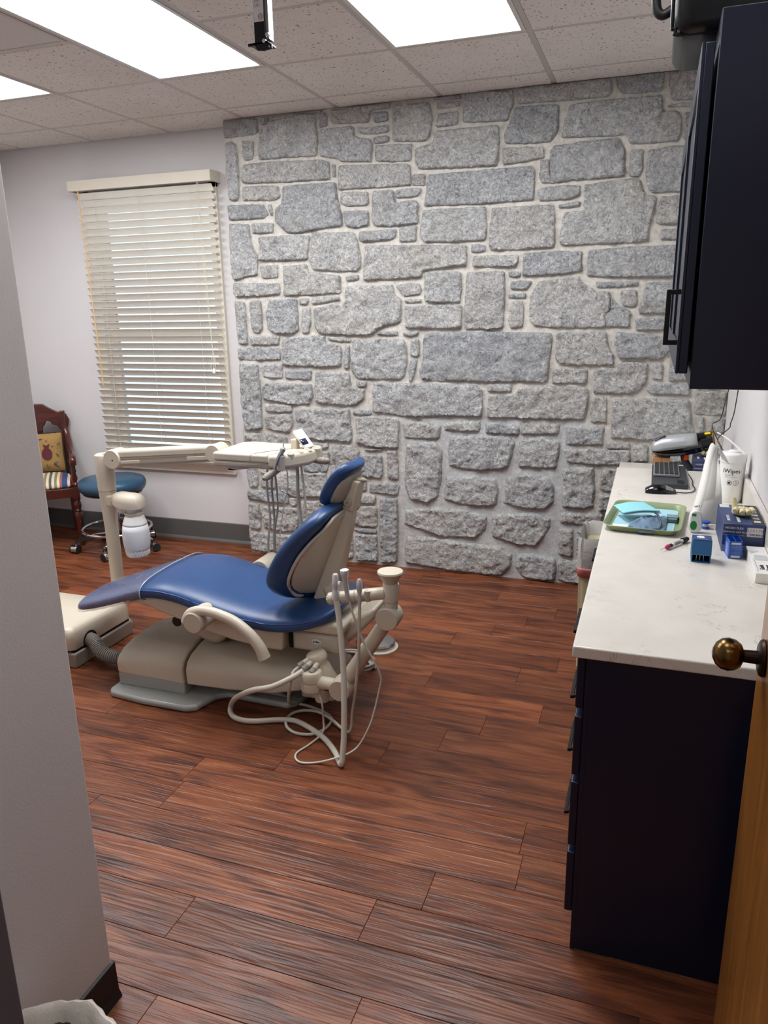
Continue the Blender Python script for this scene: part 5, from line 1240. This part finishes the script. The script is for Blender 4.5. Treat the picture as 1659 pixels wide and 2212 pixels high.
# mouse
ms=thing('computer_mouse','glossy black computer mouse with grey buttons in front of the keyboards','mouse',(.065,3.27,ZK))
def mouse(sc=1,z0=0,x0=-.06,x1=.06):
    rings=[]
    for u in np.linspace(0,1,13):
        x=-.060+.120*u; hw=.031*math.sin(PI*(.12+.80*u))**.45; h=.040*math.sin(PI*(.10+.72*u))**.7*(1-.45*u**2)
        r=[]
        for k in range(12):
            a=PI*k/11; r.append((x*sc,hw*sc*math.cos(a),max(.0,h*sc*math.sin(a)**.8)+z0))
        rings.append(r)
    return rings
rg=mouse(); xf(MB().loft(rg),(.066,3.27,ZK+.001),R(4)).build('shell',black_g,ms,smooth=60)
rg=mouse(1.012); xf(MB().loft([[p for p in r[2:10]] for r in rg[8:12]],cap=False,closed=False),(.0655,3.27,ZK+.001),R(4)).build('button_panel',M('mouse_grey','77797B',.4),ms,smooth=60)
MB().tube([(.126,3.275,ZK+.006),(.16,3.275,ZK+.004),(.19,3.30,ZK+.004),(.205,3.36,ZK+.004),(.198,3.44,ZK+.004),(.20,3.52,ZK+.006),(.185,3.58,ZK+.02)],.0024,6,6).build('mouse_cord',black_p,ms,smooth=60)
# keyboards
kd=thing('large_keyboard','charcoal full-size keyboard underneath on the counter','keyboard',(.105,3.56,ZK))
B(.030,.178,3.355,3.755,ZK,ZK+.022).build('case',kb_dark,kd,bevel=.005,seg=3)
g=MB()
for r in range(2):
    for c in range(3): g.box(.135+.014*r,.147+.014*r,3.372+.02*c,3.388+.02*c,ZK+.022,ZK+.025)
g.build('visible_keys',keys_m,kd,smooth=0)
kg=thing('compact_keyboard','compact grey keyboard with black keys lying on the larger keyboard','keyboard',(.09,3.62,ZK+.022))
B(.036,.146,3.485,3.75,ZK+.0225,ZK+.034).build('case',kb_grey,kg,bevel=.003)
g=MB()
for r in range(5):
    for c in range(14):
        g.box(.042+.0205*r,.058+.0205*r,3.492+.018*c,3.507+.018*c,ZK+.034,ZK+.0385)
o=g.build('key_caps',keys_m,kg,bevel=.001,seg=1,smooth=0); o['kind']='stuff'
B(.0,.0,0,0,0,0) 
# standing white paper strip
pw=thing('paper_sleeve','tall white folded paper sleeve standing in front of the wipes canister','paper',(.20,2.86,ZK))
Lp=[(.158,2.79,.878),(.163,2.80,.905),(.178,2.83,.965),(.190,2.87,1.02),(.203,2.92,1.085),(.216,2.955,1.132),(.225,2.975,1.14)]
Rp=[(.186,2.775,.878),(.192,2.785,.915),(.206,2.815,.975),(.217,2.855,1.03),(.226,2.905,1.085),(.238,2.945,1.120),(.246,2.965,1.125)]
V=[];F=[]
A1=spline(Lp,4);A2=spline(Rp,4)
for a,b_ in zip(A1,A2): V+=[a,b_]
F=[(2*i,2*i+1,2*i+3,2*i+2) for i in range(len(A1)-1)]
MB().add(V,F).build('front_strip',paper,pw,solid=.0012,smooth=60)
E3=spline([(.268,2.815,.875),(.266,2.82,.92),(.262,2.835,.98),(.255,2.86,1.03),(.248,2.90,1.075),(.246,2.94,1.11),(.250,2.962,1.122)],4)
V=[]
for a,b_ in zip(A2,E3): V+=[a,(a*.5+b_*.5)+Vector((.006,.02,0)),b_]
F=[]
for i in range(len(A2)-1):
    for k in range(2): F.append((3*i+k,3*i+k+1,3*i+k+4,3*i+k+3))
MB().add(V,F).build('side_panel',paper,pw,solid=.0012,smooth=60)
sheet(lambda u,v:(.222+.024*v+.04*u,2.972-.01*v-.01*u,1.139-.014*v-.055*u**1.4),8,4).build('top_flap',paper,pw,solid=.0012,smooth=60)
pl=MB()
for k in range(4):
    for j in range(5):
        t_=.08+.05*j+.01*(k%2); i=int(t_*(len(A1)-1)); u=.25+.15*k
        p=A1[i]*(1-u)+A2[i]*u; pl.rbox(p+Vector((-.0006,-.0014,.001)),(.0022,.0008,.0075),Matrix.Rotation(R(-18),3,'Y'))
pl.build('print_lines',ink,pw,smooth=0)
# wipes canister
wc=(.324,3.205)
wp=thing('wipes_canister','white cylindrical disinfecting wipes canister against the backsplash','canister',(wc[0],wc[1],ZK))
MB().lathe([(.0425,0),(.0450,.004),(.0460,.03),(.0470,.10),(.0475,.160),(.0475,.165)],(wc[0],wc[1],ZK),n=40).build('body',white_p,wp,smooth=50)
lid=MB().lathe([(.0495,.160),(.0500,.163),(.0500,.186),(.0485,.192),(.044,.196),(.001,.199)],(wc[0],wc[1],ZK),n=40).build('lid',white_p,wp,smooth=50)
MB().lathe([(.024,.1955),(.024,.202),(.02,.205),(.001,.206)],(wc[0]+.004,wc[1]-.004,ZK),n=24).build('flip_cap',white_p,lid)
def curved(nm,s,size,z,a0,mat,par,r=.0482,bold=0):
    # lettering wrapped on the canister
    cu=bpy.data.curves.new(nm,'FONT'); cu.body=s; cu.size=size; cu.align_x='CENTER'; cu.align_y='CENTER'; cu.offset=bold; cu.resolution_u=2; cu.extrude=.0002
    t_=bpy.data.objects.new('tmp_text',cu); me=bpy.data.meshes.new_from_object(t_); bpy.data.objects.remove(t_); bpy.data.curves.remove(cu)
    for v in me.vertices:
        a=a0+v.co.x/r; rr=(r-.0015*max(0,(.10-(z+v.co.y-ZK))/.1))+v.co.z; v.co=(wc[0]+rr*math.cos(a),wc[1]+rr*math.sin(a),z+v.co.y)
    me.transform(FRAME[par.name].inverted()); me.materials.clear(); me.materials.append(mat)
    o=bpy.data.objects.new(nm,me); COL.objects.link(o); o.parent=par; FRAME[o.name]=FRAME[par.name]
fa=R(-97)
curved('brand_lettering','iWipes',.0235,ZK+.128,fa,ink,wp,.0476,.0001)
curved('small_lettering','TOWELETTES',.0055,ZK+.112,fa-.15,inkg,wp,.0472)
curved('small_lettering','Disinfectant  Désinfectant',.0042,ZK+.105,fa,inkg,wp,.0470)
curved('minute_mark','3',.016,ZK+.082,fa+.42,inkm,wp,.0468,.0006)
curved('fine_print','KEEP OUT OF REACH OF CHILDREN',.0036,ZK+.060,fa+.15,inkg,wp,.0462)
curved('fine_print','CAUTION',.0046,ZK+.054,fa+.1,ink,wp,.0460)
curved('maker_lettering','Metrex',.0085,ZK+.040,fa+.3,ink,wp,.0457)
for k in range(12): curved('fine_print','lorem'[:0]+'—————',.0042,ZK+.118-.006*k,fa+.92,inkg,wp,.0472-.0001*k)
for a0,m_,r0,nm in ((fa-.10,ink,.0078,'round_mark'),(fa+.42,inkg,.0105,'round_mark')):
    pts=[]
    for k in range(18):
        a=2*PI*k/18; aa_=a0+r0*math.cos(a)/.0468; pts.append((wc[0]+.0470*math.cos(aa_),wc[1]+.0470*math.sin(aa_),ZK+.082+r0*math.sin(a)))
    MB().tube(pts,.0009,5,1,closed=True).build(nm,m_,wp)
pts=[]
for k in range(14):
    a=2*PI*k/14; aa_=fa-.10+.0042*math.cos(a)/.0468; pts.append((wc[0]+.0471*math.cos(aa_),wc[1]+.0471*math.sin(aa_),ZK+.082+.0042*math.sin(a)))
MB().add(pts,[tuple(range(14))]).build('round_emblem',ink,wp,smooth=0)
# glove boxes
def glove(c,rz,s=1.0):
    m=MB(); c=Vector(c)
    m.ball(c+Vector((0,0,.008*s)),(.030*s,.024*s,.013*s),14,8)
    fg=[((-.018,.012),(-.026,.022),.040,-.012),((-.014,-.010),(-.024,-.034),.024,.004),((-.002,-.012),(-.004,-.046),.020,.002),((.010,-.010),(.014,-.044),.022,.004),((.018,.0),(.030,-.026),.024,.008)]
    for (x0,y0),(x1,y1),h,b_ in fg:
        m.tube([c+Vector((x0*s,y0*s,.008*s)),c+Vector(((x0+x1)/2*s,(y0+y1)/2*s,(.008+h*.55)*s)),c+Vector((x1*s,y1*s,(.006+h*(1 if h>.03 else .5))*s))],lambda u:(.0098-.0022*u)*s,8,5)
    for k in range(7):
        a=k*.9; m.tube([c+Vector((.026*s*math.cos(a),.02*s*math.sin(a),.004*s)),c+Vector((.012*s*math.cos(a+.4),.01*s*math.sin(a+.4),.021*s)),c+Vector((-.01*s*math.cos(a),-.006*s,.016*s))],.0042*s,6,4)
    return m
def glove_box(x0,x1,y0,y1,h,label,near,zb):
    t=thing('glove_box',label,'glove box',((x0+x1)/2,(y0+y1)/2,zb),group=None)
    b_=B(x0,x1,y0,y1,zb,zb+h).build('carton',navybox,t,bevel=.0012,seg=1)
    B(x0-.0004,x1+.0004,y0-.0006,y0+.001,zb,zb+h*.24).build('bottom_band',greycard,b_,smooth=0)
    B(x0+(x1-x0)*.70,x1-.001,y0+.002,y1-.002,zb+h,zb+h+.0006).build('dark_band',darkcard,b_,smooth=0)
    for k in range(5): B(x0+(x1-x0)*(.76),x0+(x1-x0)*.92,y0+.03+.04*k,y0+.05+.04*k,zb+h+.0006,zb+h+.0010).build('band_print',swhite,b_,smooth=0)
    B(x0+(x1-x0)*.58,x1-.006,y0-.0008,y0,zb+h*.58,zb+h*.90).build('size_label',swhite,b_,smooth=0)
    text('size_lettering','S  |  P  |  CN',.0085,(x0+(x1-x0)*.77,y0-.001,zb+h*.80),(1,0,0),(0,0,1),ink,b_)
    text('code_lettering','DGP-350-S',.0075,(x0+(x1-x0)*.79,y0-.001,zb+h*.65),(1,0,0),(0,0,1),ink,b_,bold=.0002)
    text('brand_lettering','MICRO FLEX',.0095,(x0+(x1-x0)*.27,y0-.0006,zb+h*.85),(1,0,0),(0,0,1),inkw,b_)
    text('name_lettering','DIAMOND GRIP PLUS',.0072,(x0+(x1-x0)*.30,y0-.0006,zb+h*.71),(1,0,0),(0,0,1),inkw,b_)
    text('fine_print','POWDER-FREE LATEX EXAM GLOVES',.0036,(x0+(x1-x0)*.28,y0-.0006,zb+h*.60),(1,0,0),(0,0,1),inkw,b_)
    text('top_lettering','DIAMOND GRIP PLUS',.012,(x0+(x1-x0)*.40,y0+(y1-y0)*.33,zb+h+.0004),(0,1,0),(-1,0,0),inkw,b_,bold=.0003)
    text('top_lettering','MICRO FLEX',.012,(x0+(x1-x0)*.16,y0+(y1-y0)*.28,zb+h+.0004),(0,1,0),(-1,0,0),inkw,b_,bold=.0002)
    B(x0+.004,x0+(x1-x0)*.28,y1-.045,y1-.006,zb+h,zb+h+.0006).build('top_label',swhite,b_,smooth=0)
    g=MB()
    for k in range(16): g.box(x0+(x1-x0)*.64+.0022*k,x0+(x1-x0)*.64+.0022*k+(.0013 if k%3 else .0007),y0-.0012,y0-.0006,zb+h*.07,zb+h*.18)
    g.build('barcode',ink,b_,smooth=0)
    gm=glove((x0+(x1-x0)*.52,y0+(y1-y0)*.46,zb+h+.002),0,1.05); gl=gm.build('glove_in_slot',latex,t,smooth=60)
    MB().prism([((x0+x1)/2+.02*math.cos(2*PI*k/20)-.002,(y0+(y1-y0)*.5)+.05*math.sin(2*PI*k/20)) for k in range(20)],'xy',zb+h-.0004,zb+h+.0008).build('slot',darkgap,t,smooth=0)
    return t
glove_box(.246,.366,2.512,2.765,.092,'near navy glove box with a latex glove poking out, beside the blue block',True,ZK)
glove_box(.205,.325,3.50,3.72,.060,'far navy glove box partly hidden behind the white paper sleeve',False,ZK) if False else glove_box(.218,.338,3.80,4.03,.145,'far navy glove box partly hidden behind the white paper sleeve',False,.772)
gt=B(.300,.335,2.84,2.885,ZK,ZK+.0012).build('green_tag',green_l,smooth=0); tag(gt,'small green paper tag behind the near glove box','tag')
# teal-blue block dispenser
bb1=thing('bur_block','teal blue cube dispenser with an open slot at its foot','dispenser',(.179,2.40,ZK))
q=MB(); x0,x1,y0,y1=.152,.207,2.372,2.424
for bx in ((x0,x1,y0,y1,ZK+.024,ZK+.070),(x0,x0+.003,y0,y1,ZK,ZK+.024),(x1-.003,x1,y0,y1,ZK,ZK+.024),(x0+.003,x1-.003,y0,y1,ZK,ZK+.003),(x0+.003,x1-.003,y1-.003,y1,ZK+.003,ZK+.024)): q.box(*bx)
b1=q.build('shell',bluebox,bb1,bevel=.0008,seg=1)
B(x0+.003,x1-.003,y1-.006,y1-.003,ZK+.003,ZK+.024).build('slot_back',darkgap,b1,smooth=0)
B(x0+.0005,x1-.0005,y0+.0005,y1-.0005,ZK+.070,ZK+.0725).build('top_plate',M('deep_blue_card','123F78',.45),b1,smooth=0)
B(x0-.0002,x1+.0002,y0-.0003,y0+.0002,ZK+.0235,ZK+.0255).build('seam',M('teal_edge','117A9A',.4),b1,smooth=0)
for k in range(3): MB().cyl((.167+.010*k,y0+.012,ZK+.003),(.167+.010*k,y0+.012,ZK+.024),.0009,n=8).build('needle',steel,b1)
em=MB()
for k in range(7):
    a=2*PI*k/7; em.cyl((.176+.008*math.cos(a),2.403+.008*math.sin(a),ZK+.0725),(.176+.008*math.cos(a),2.403+.008*math.sin(a),ZK+.0728),.0045,n=10)
em.cyl((.176,2.403,ZK+.0725),(.176,2.403,ZK+.0729),.008,n=12)
em.build('tooth_emblem',inkw,b1,smooth=0)
for k in range(3): text('fine_print','———————',.0042,(.179,2.388-.004*k,ZK+.0727),(1,0,0),(0,1,0),inkw,b1)
# royal blue slotted block
bb2=thing('needle_rack','royal blue slotted block with a printed label in front of the glove box','rack',(.276,2.475,ZK))
rm=Matrix.Rotation(R(5),3,'Z'); cc=Vector((.277,2.475,0))
def rb(m,x0,x1,y0,y1,z0,z1): return m.rbox(cc+rm@Vector(((x0+x1)/2,(y0+y1)/2,0))+Vector((0,0,ZK+(z0+z1)/2)),(x1-x0,y1-y0,z1-z0),rm)
q=MB(); rb(q,-.019,.019,-.036,.036,0,.044)
for x in (-.019,-.001,.017): rb(q,x,x+.002,-.036,.036,.044,.056)
for y in (-.036,-.0125,.0105,.034): rb(q,-.019,.019,y,y+.002,.044,.056)
b2=q.build('block',bluebox2,bb2,smooth=0)
q=MB(); rb(q,-.012,.014,-.0366,-.036,.004,.0105); q.build('label_patch',swhite,b2,smooth=0)
for k in range(6): text('fine_print','———————',.0042,cc+rm@Vector((.002,-.0366,0))+Vector((0,0,ZK+.017+.005*k)),rm@Vector((1,0,0)),(0,0,1),inkw,b2)
q=MB(); rb(q,-.013,.014,-.0366,-.036,.046,.052); q.build('label_patch',swhite,b2,smooth=0)
for k in range(8): text('fine_print','—————————',.0036,cc+rm@Vector((-.0194,0,0))+Vector((0,0,ZK+.008+.0045*k)),rm@Vector((0,-1,0)),(0,0,1),inkw,b2)
# white sensor box by the door
wb_=thing('sensor_box','flat white carton with a picture of clear sleeves, at the right edge by the door','box',(.351,2.36,ZK))
b3=B(.314,XR-.023,2.228,2.49,ZK,ZK+.030).build('carton',white_p,wb_,bevel=.001,seg=1)
text('box_lettering','Sensor',.018,(.352,2.285,ZK+.0304),(0,1,0),(-1,0,0),ink,b3,bold=.0005)
text('box_lettering','Guide',.018,(.336,2.285,ZK+.0304),(0,1,0),(-1,0,0),ink,b3,bold=.0003)
B(.326,.362,2.35,2.40,ZK+.030,ZK+.0306).build('printed_picture',M('pale_grey_print','C3C4C4',.6),b3,smooth=0)
MB().add([(.318,2.41,ZK+.0306),(.345,2.44,ZK+.0306),(.318,2.44,ZK+.0306)],[(0,1,2)]).build('printed_picture',M('pale_grey_print','C3C4C4',.6),b3,smooth=0)
for k in range(6): B(.322,.3235,2.25+.02*k,2.266+.02*k,ZK+.030,ZK+.0305).build('print_line',inkg,b3,smooth=0)
# syringe
sy_=thing('gel_syringe','black capped syringe with a magenta needle tip lying on the counter','syringe',(.11,2.52,ZK))
p0,p1=Vector((.064,2.443,ZK+.0085)),Vector((.158,2.602,ZK+.010)); d=(p1-p0).normalized()
MB().cyl(p0,p0+d*.045,.0009,.0013,n=6).build('needle',steel,sy_)
MB().lathe([(.002,0),(.0065,.004),(.0075,.012),(.006,.022)],p0+d*.032,d,12).build('needle_hub',magenta,sy_)
MB().cyl(p0+d*.052,p0+d*.066,.0065,n=12).build('collar',black_p,sy_,bevel=.001)
MB().cyl(p0+d*.066,p0+d*.135,.0058,n=14).build('barrel',M('frosted_barrel','D8D8DA',.3),sy_)
MB().cyl(p0+d*.08,p0+d*.118,.00595,n=14).build('barrel_label',inkg,sy_)
MB().lathe([(.006,0),(.0098,.002),(.0098,.006),(.0075,.012),(.0085,.016),(.0085,.028)],p0+d*.133,d,12).build('plunger_cap',black_p,sy_)
MB().cyl(p0+d*.160,p0+d*.166,.0075,n=12).build('plunger_ring',magenta,sy_)
# floss dispenser
fd=thing('floss_dispenser','white rounded floss dispenser with green labels','dispenser',(.175,2.70,ZK))
pr=[]
for k in range(22):
    a=2*PI*k/22; c_,s_=math.cos(a),math.sin(a); w=.0225*(1 if s_<0 else .92); pr.append((w*math.copysign(abs(c_)**.7,c_),.039+.039*math.copysign(abs(s_)**.75,s_)))
fr_=Matrix.Rotation(R(8),3,'Z')
m=MB().prism([(x,z) for x,z in pr],'xz',-.0105,.0105); m.v=[fr_@Matrix.Rotation(R(-6),3,'X')@v+Vector((.176,2.703,ZK)) for v in m.v]; f1=m.build('shell',white_p,fd,bevel=.005,seg=3)
def fdisc(x,z,rx,rz,nm,mt):
    m=MB().add([fr_@Matrix.Rotation(R(-6),3,'X')@Vector((x+rx*math.cos(2*PI*k/20),-.0112,z+rz*math.sin(2*PI*k/20)))+Vector((.176,2.703,ZK)) for k in range(20)],[tuple(range(20))]); return m.build(nm,mt,f1,smooth=0,solid=.0008)
fdisc(-.007,.026,.011,.016,'green_window',green_l)
m=MB().rbox((0,0,0),(.014,.0008,.009),Matrix.Rotation(R(8),3,'Y')); m.v=[fr_@Matrix.Rotation(R(-6),3,'X')@(v+Vector((-.007,-.0112,.063)))+Vector((.176,2.703,ZK)) for v in m.v]; m.build('green_sticker',green_l,f1,smooth=0)
# blue spool
sp_=thing('blue_spool','small blue plastic spool behind the floss dispenser','spool',(.214,2.765,ZK))
MB().lathe([(.013,0),(.014,.002),(.014,.005),(.007,.007),(.007,.019),(.015,.021),(.015,.026),(.012,.027)],(.214,2.765,ZK),n=24).build('flanged_core',bluebox2,sp_,smooth=40)
MB().lathe([(.0085,.008),(.0085,.018)],(.214,2.765,ZK),n=18).build('wound_thread',M('white_thread','DADADA',.7),sp_)
# handheld x-ray
xr=thing('xray_camera','silver and black handheld dental x-ray unit with yellow warning stickers','x-ray unit',(.17,3.90,.772))
A=Vector((.024,3.90,.940)); Bq=Vector((.264,3.90,.992)); d=(Bq-A).normalized(); up=Vector((-d.z,0,d.x)); sd=Vector((0,1,0))
def xring(s,ry,ru,rd,lo=0,hi=2*PI,n=24):
    c=A+d*s; r=[]
    for k in range(n):
        a=lo+(hi-lo)*k/(n-1 if hi-lo<6 else n); c_,s_=math.cos(a),math.sin(a); r.append(c+sd*(ry*math.copysign(abs(c_)**.8,c_))+up*((ru if s_>0 else rd)*math.copysign(abs(s_)**.85,s_)))
    return r
XS=[(.0,.018,.016,.012),(.006,.030,.030,.022),(.02,.038,.042,.034),(.055,.043,.052,.044),(.10,.045,.053,.052),(.155,.045,.050,.055),(.21,.043,.046,.050),(.25,.042,.044,.044)]
bodyl=MB().loft([xring(*q) for q in XS]).build('body',black_g,xr,smooth=60)
MB().loft([xring(s,a*1.02+.0006,b_*1.02+.0006,c_,lo=-.12,hi=PI+.12,n=18) for s,a,b_,c_ in XS[0:7]],cap=False,closed=False).build('silver_shell',silver,bodyl,smooth=60,solid=.001)
MB().cyl(A+d*.225,A+d*.285,.0445,.043,n=32).build('cone',black_p,bodyl,bevel=.003)
MB().lathe([(.03,0),(.062,.001),(.062,.004),(.03,.005)],A+d*.276,d,32).build('back_shield',amber,xr)
MB().rbox(A+d*.045+up*.0525,(.055,.045,.004),Matrix.Rotation(-math.atan2(d.z,d.x)-R(14),3,'Y')).build('display',M('dark_display','2A2B2C',.15),bodyl,bevel=.002)
MB().rbox(A+d*.010+sd*-.0285+up*.012,(.010,.002,.014),Matrix.Rotation(R(-40),3,'Z')).build('warning_sticker',yellow,bodyl)
MB().rbox(A+d*.258+sd*-.024+up*.0375,(.026,.014,.010),Matrix.Rotation(R(-32),3,'X')@Matrix.Rotation(-math.atan2(d.z,d.x),3,'Y')).build('warning_sticker',yellow,bodyl)
MB().rbox(A+d*.279+sd*-.038+up*.030,(.006,.012,.014),None).build('warning_sticker',yellow,bodyl)
MB().tube([A+d*.14-up*.045,A+d*.145-up*.09+Vector((0,0,0)),A+d*.165-up*.145,Vector((.175,3.90,.80))],.017,12,6).build('grip',M('charcoal_grip','3B3C3E',.5),xr,smooth=60)
MB().rbox(A+d*.150-up*.062+Vector((0,-.018,0)),(.022,.010,.028),None).build('trigger',orange,xr,bevel=.004)
B(.115,.205,3.86,3.95,.7725,.835).build('charging_cradle',M('pale_grey_cradle','CFCFCD',.4),xr,bevel=.012,seg=3)
# carton beside it
cbx=thing('cardboard_box','small brown cardboard box under the nose of the x-ray unit','box',(.073,3.93,.772))
B(.032,.112,3.88,3.98,.7725,.905).build('carton',carton,cbx,bevel=.001,seg=1)
B(.070,.074,3.8795,3.9805,.80,.9055).build('tape_seam',M('tan_tape','A5784C',.5),cbx,smooth=0)
# cords
for nm,P,lb in (('power_cord',[(.295,2.90,1.468),(.285,3.15,1.35),(.282,3.30,1.249),(.275,3.35,1.176),(.246,3.35,1.151),(.272,3.37,1.091),(.31,3.45,1.02),(.355,3.70,.90),(.362,4.08,.776)],'thin black cord dangling nearest the stone wall under the wall cabinet'),('charger_cord',[(.30,2.88,1.468),(.298,3.0,1.36),(.300,3.1,1.239),(.293,3.12,1.192),(.290,3.12,1.174),(.263,3.22,1.115),(.30,3.45,1.03),(.348,3.75,.88),(.352,4.10,.776)],'thin black cord dangling close to the white wall')):
    tag(MB().tube(P,.0019,6,6).build(nm,black_p,smooth=60),lb,'cord','black cords under the wall cabinet')
tag(MB().tube([(.262,3.26,1.135),(.301,3.20,1.117),(.345,3.12,1.085),(.362,3.11,1.070)],.004,6,6,sq=(.25,1.2,(0,0,1))).build('white_strap',white_p,smooth=60),'thin white plastic strap stretched above the wipes canister','strap')

# ================================================================ BINS
tb=thing('waste_bin','tan waste bin with clear liner and pink tie against the counter','waste bin',(-.192,3.44,0))
bxc,byc=-.192,3.44
def rr4(hx,hy,r,z): return [(bxc+p[0],byc+p[1],z) for p in rrect(hx,hy,r,z)]
MB().loft([rr4(.050,.12,.03,.0),rr4(.062,.140,.03,.55),rr4(.064,.145,.03,.555),rr4(.064,.145,.03,.575)]).build('bin',trash_m,tb,smooth=40)
MB().loft([rr4(.0645,.144,.03,.455),rr4(.0665,.146,.03,.49),rr4(.068,.148,.03,.498)],cap=False).build('pink_tie',pink,tb,smooth=40,solid=.001)
def lin_ring(hx,hy,z,am,ph):
    out=[]
    for i,p in enumerate(rrect(hx,hy,.035,z,9)):
        a=am*math.sin(i*1.9+ph)+am*.6*math.sin(i*3.7+ph*2); l=math.hypot(p[0],p[1]); out.append((bxc+p[0]*(1+a/l),byc+p[1]*(1+a/l),z+am*.8*math.sin(i*1.3+ph)))
    return out
MB().loft([lin_ring(.066,.146,.495,.0012,0),lin_ring(.067,.150,.54,.003,1),lin_ring(.067,.152,.60,.003,2.2),lin_ring(.064,.148,.640,.0035,2.9),lin_ring(.057,.140,.632,.003,3.4),lin_ring(.052,.13,.56,.003,4.1),lin_ring(.046,.12,.40,.003,5)],cap=False).build('liner',liner_m,tb,smooth=60)
fb=thing('foreground_bin','white bag-lined bin in the lower left corner by the doorway','waste bin',(-.985,.80,0))
bxc,byc=-.985,.80
MB().lathe([(.10,0),(.135,.25),(.138,.255)],(bxc,byc,0),n=28).build('bin',M('dark_bin_plastic','4A4540',.5),fb)
def circ(r,z,am,ph,n=56): return [(bxc+(r+am*math.sin(k*1.3+ph)+am*.7*math.sin(k*2.9+2*ph))*math.cos(2*PI*k/n),byc+(r+am*math.sin(k*1.3+ph)+am*.7*math.sin(k*2.9+2*ph))*math.sin(2*PI*k/n),z+am*1.2*math.sin(k*.8+ph)) for k in range(n)]
MB().loft([circ(.137,.16,.001,0),circ(.141,.22,.002,1),circ(.147,.268,.0028,2),circ(.146,.288,.003,2.5),circ(.136,.296,.003,2.9),circ(.124,.285,.003,3.3),circ(.118,.22,.004,4)],cap=False).build('liner',liner_w,fb,smooth=60)
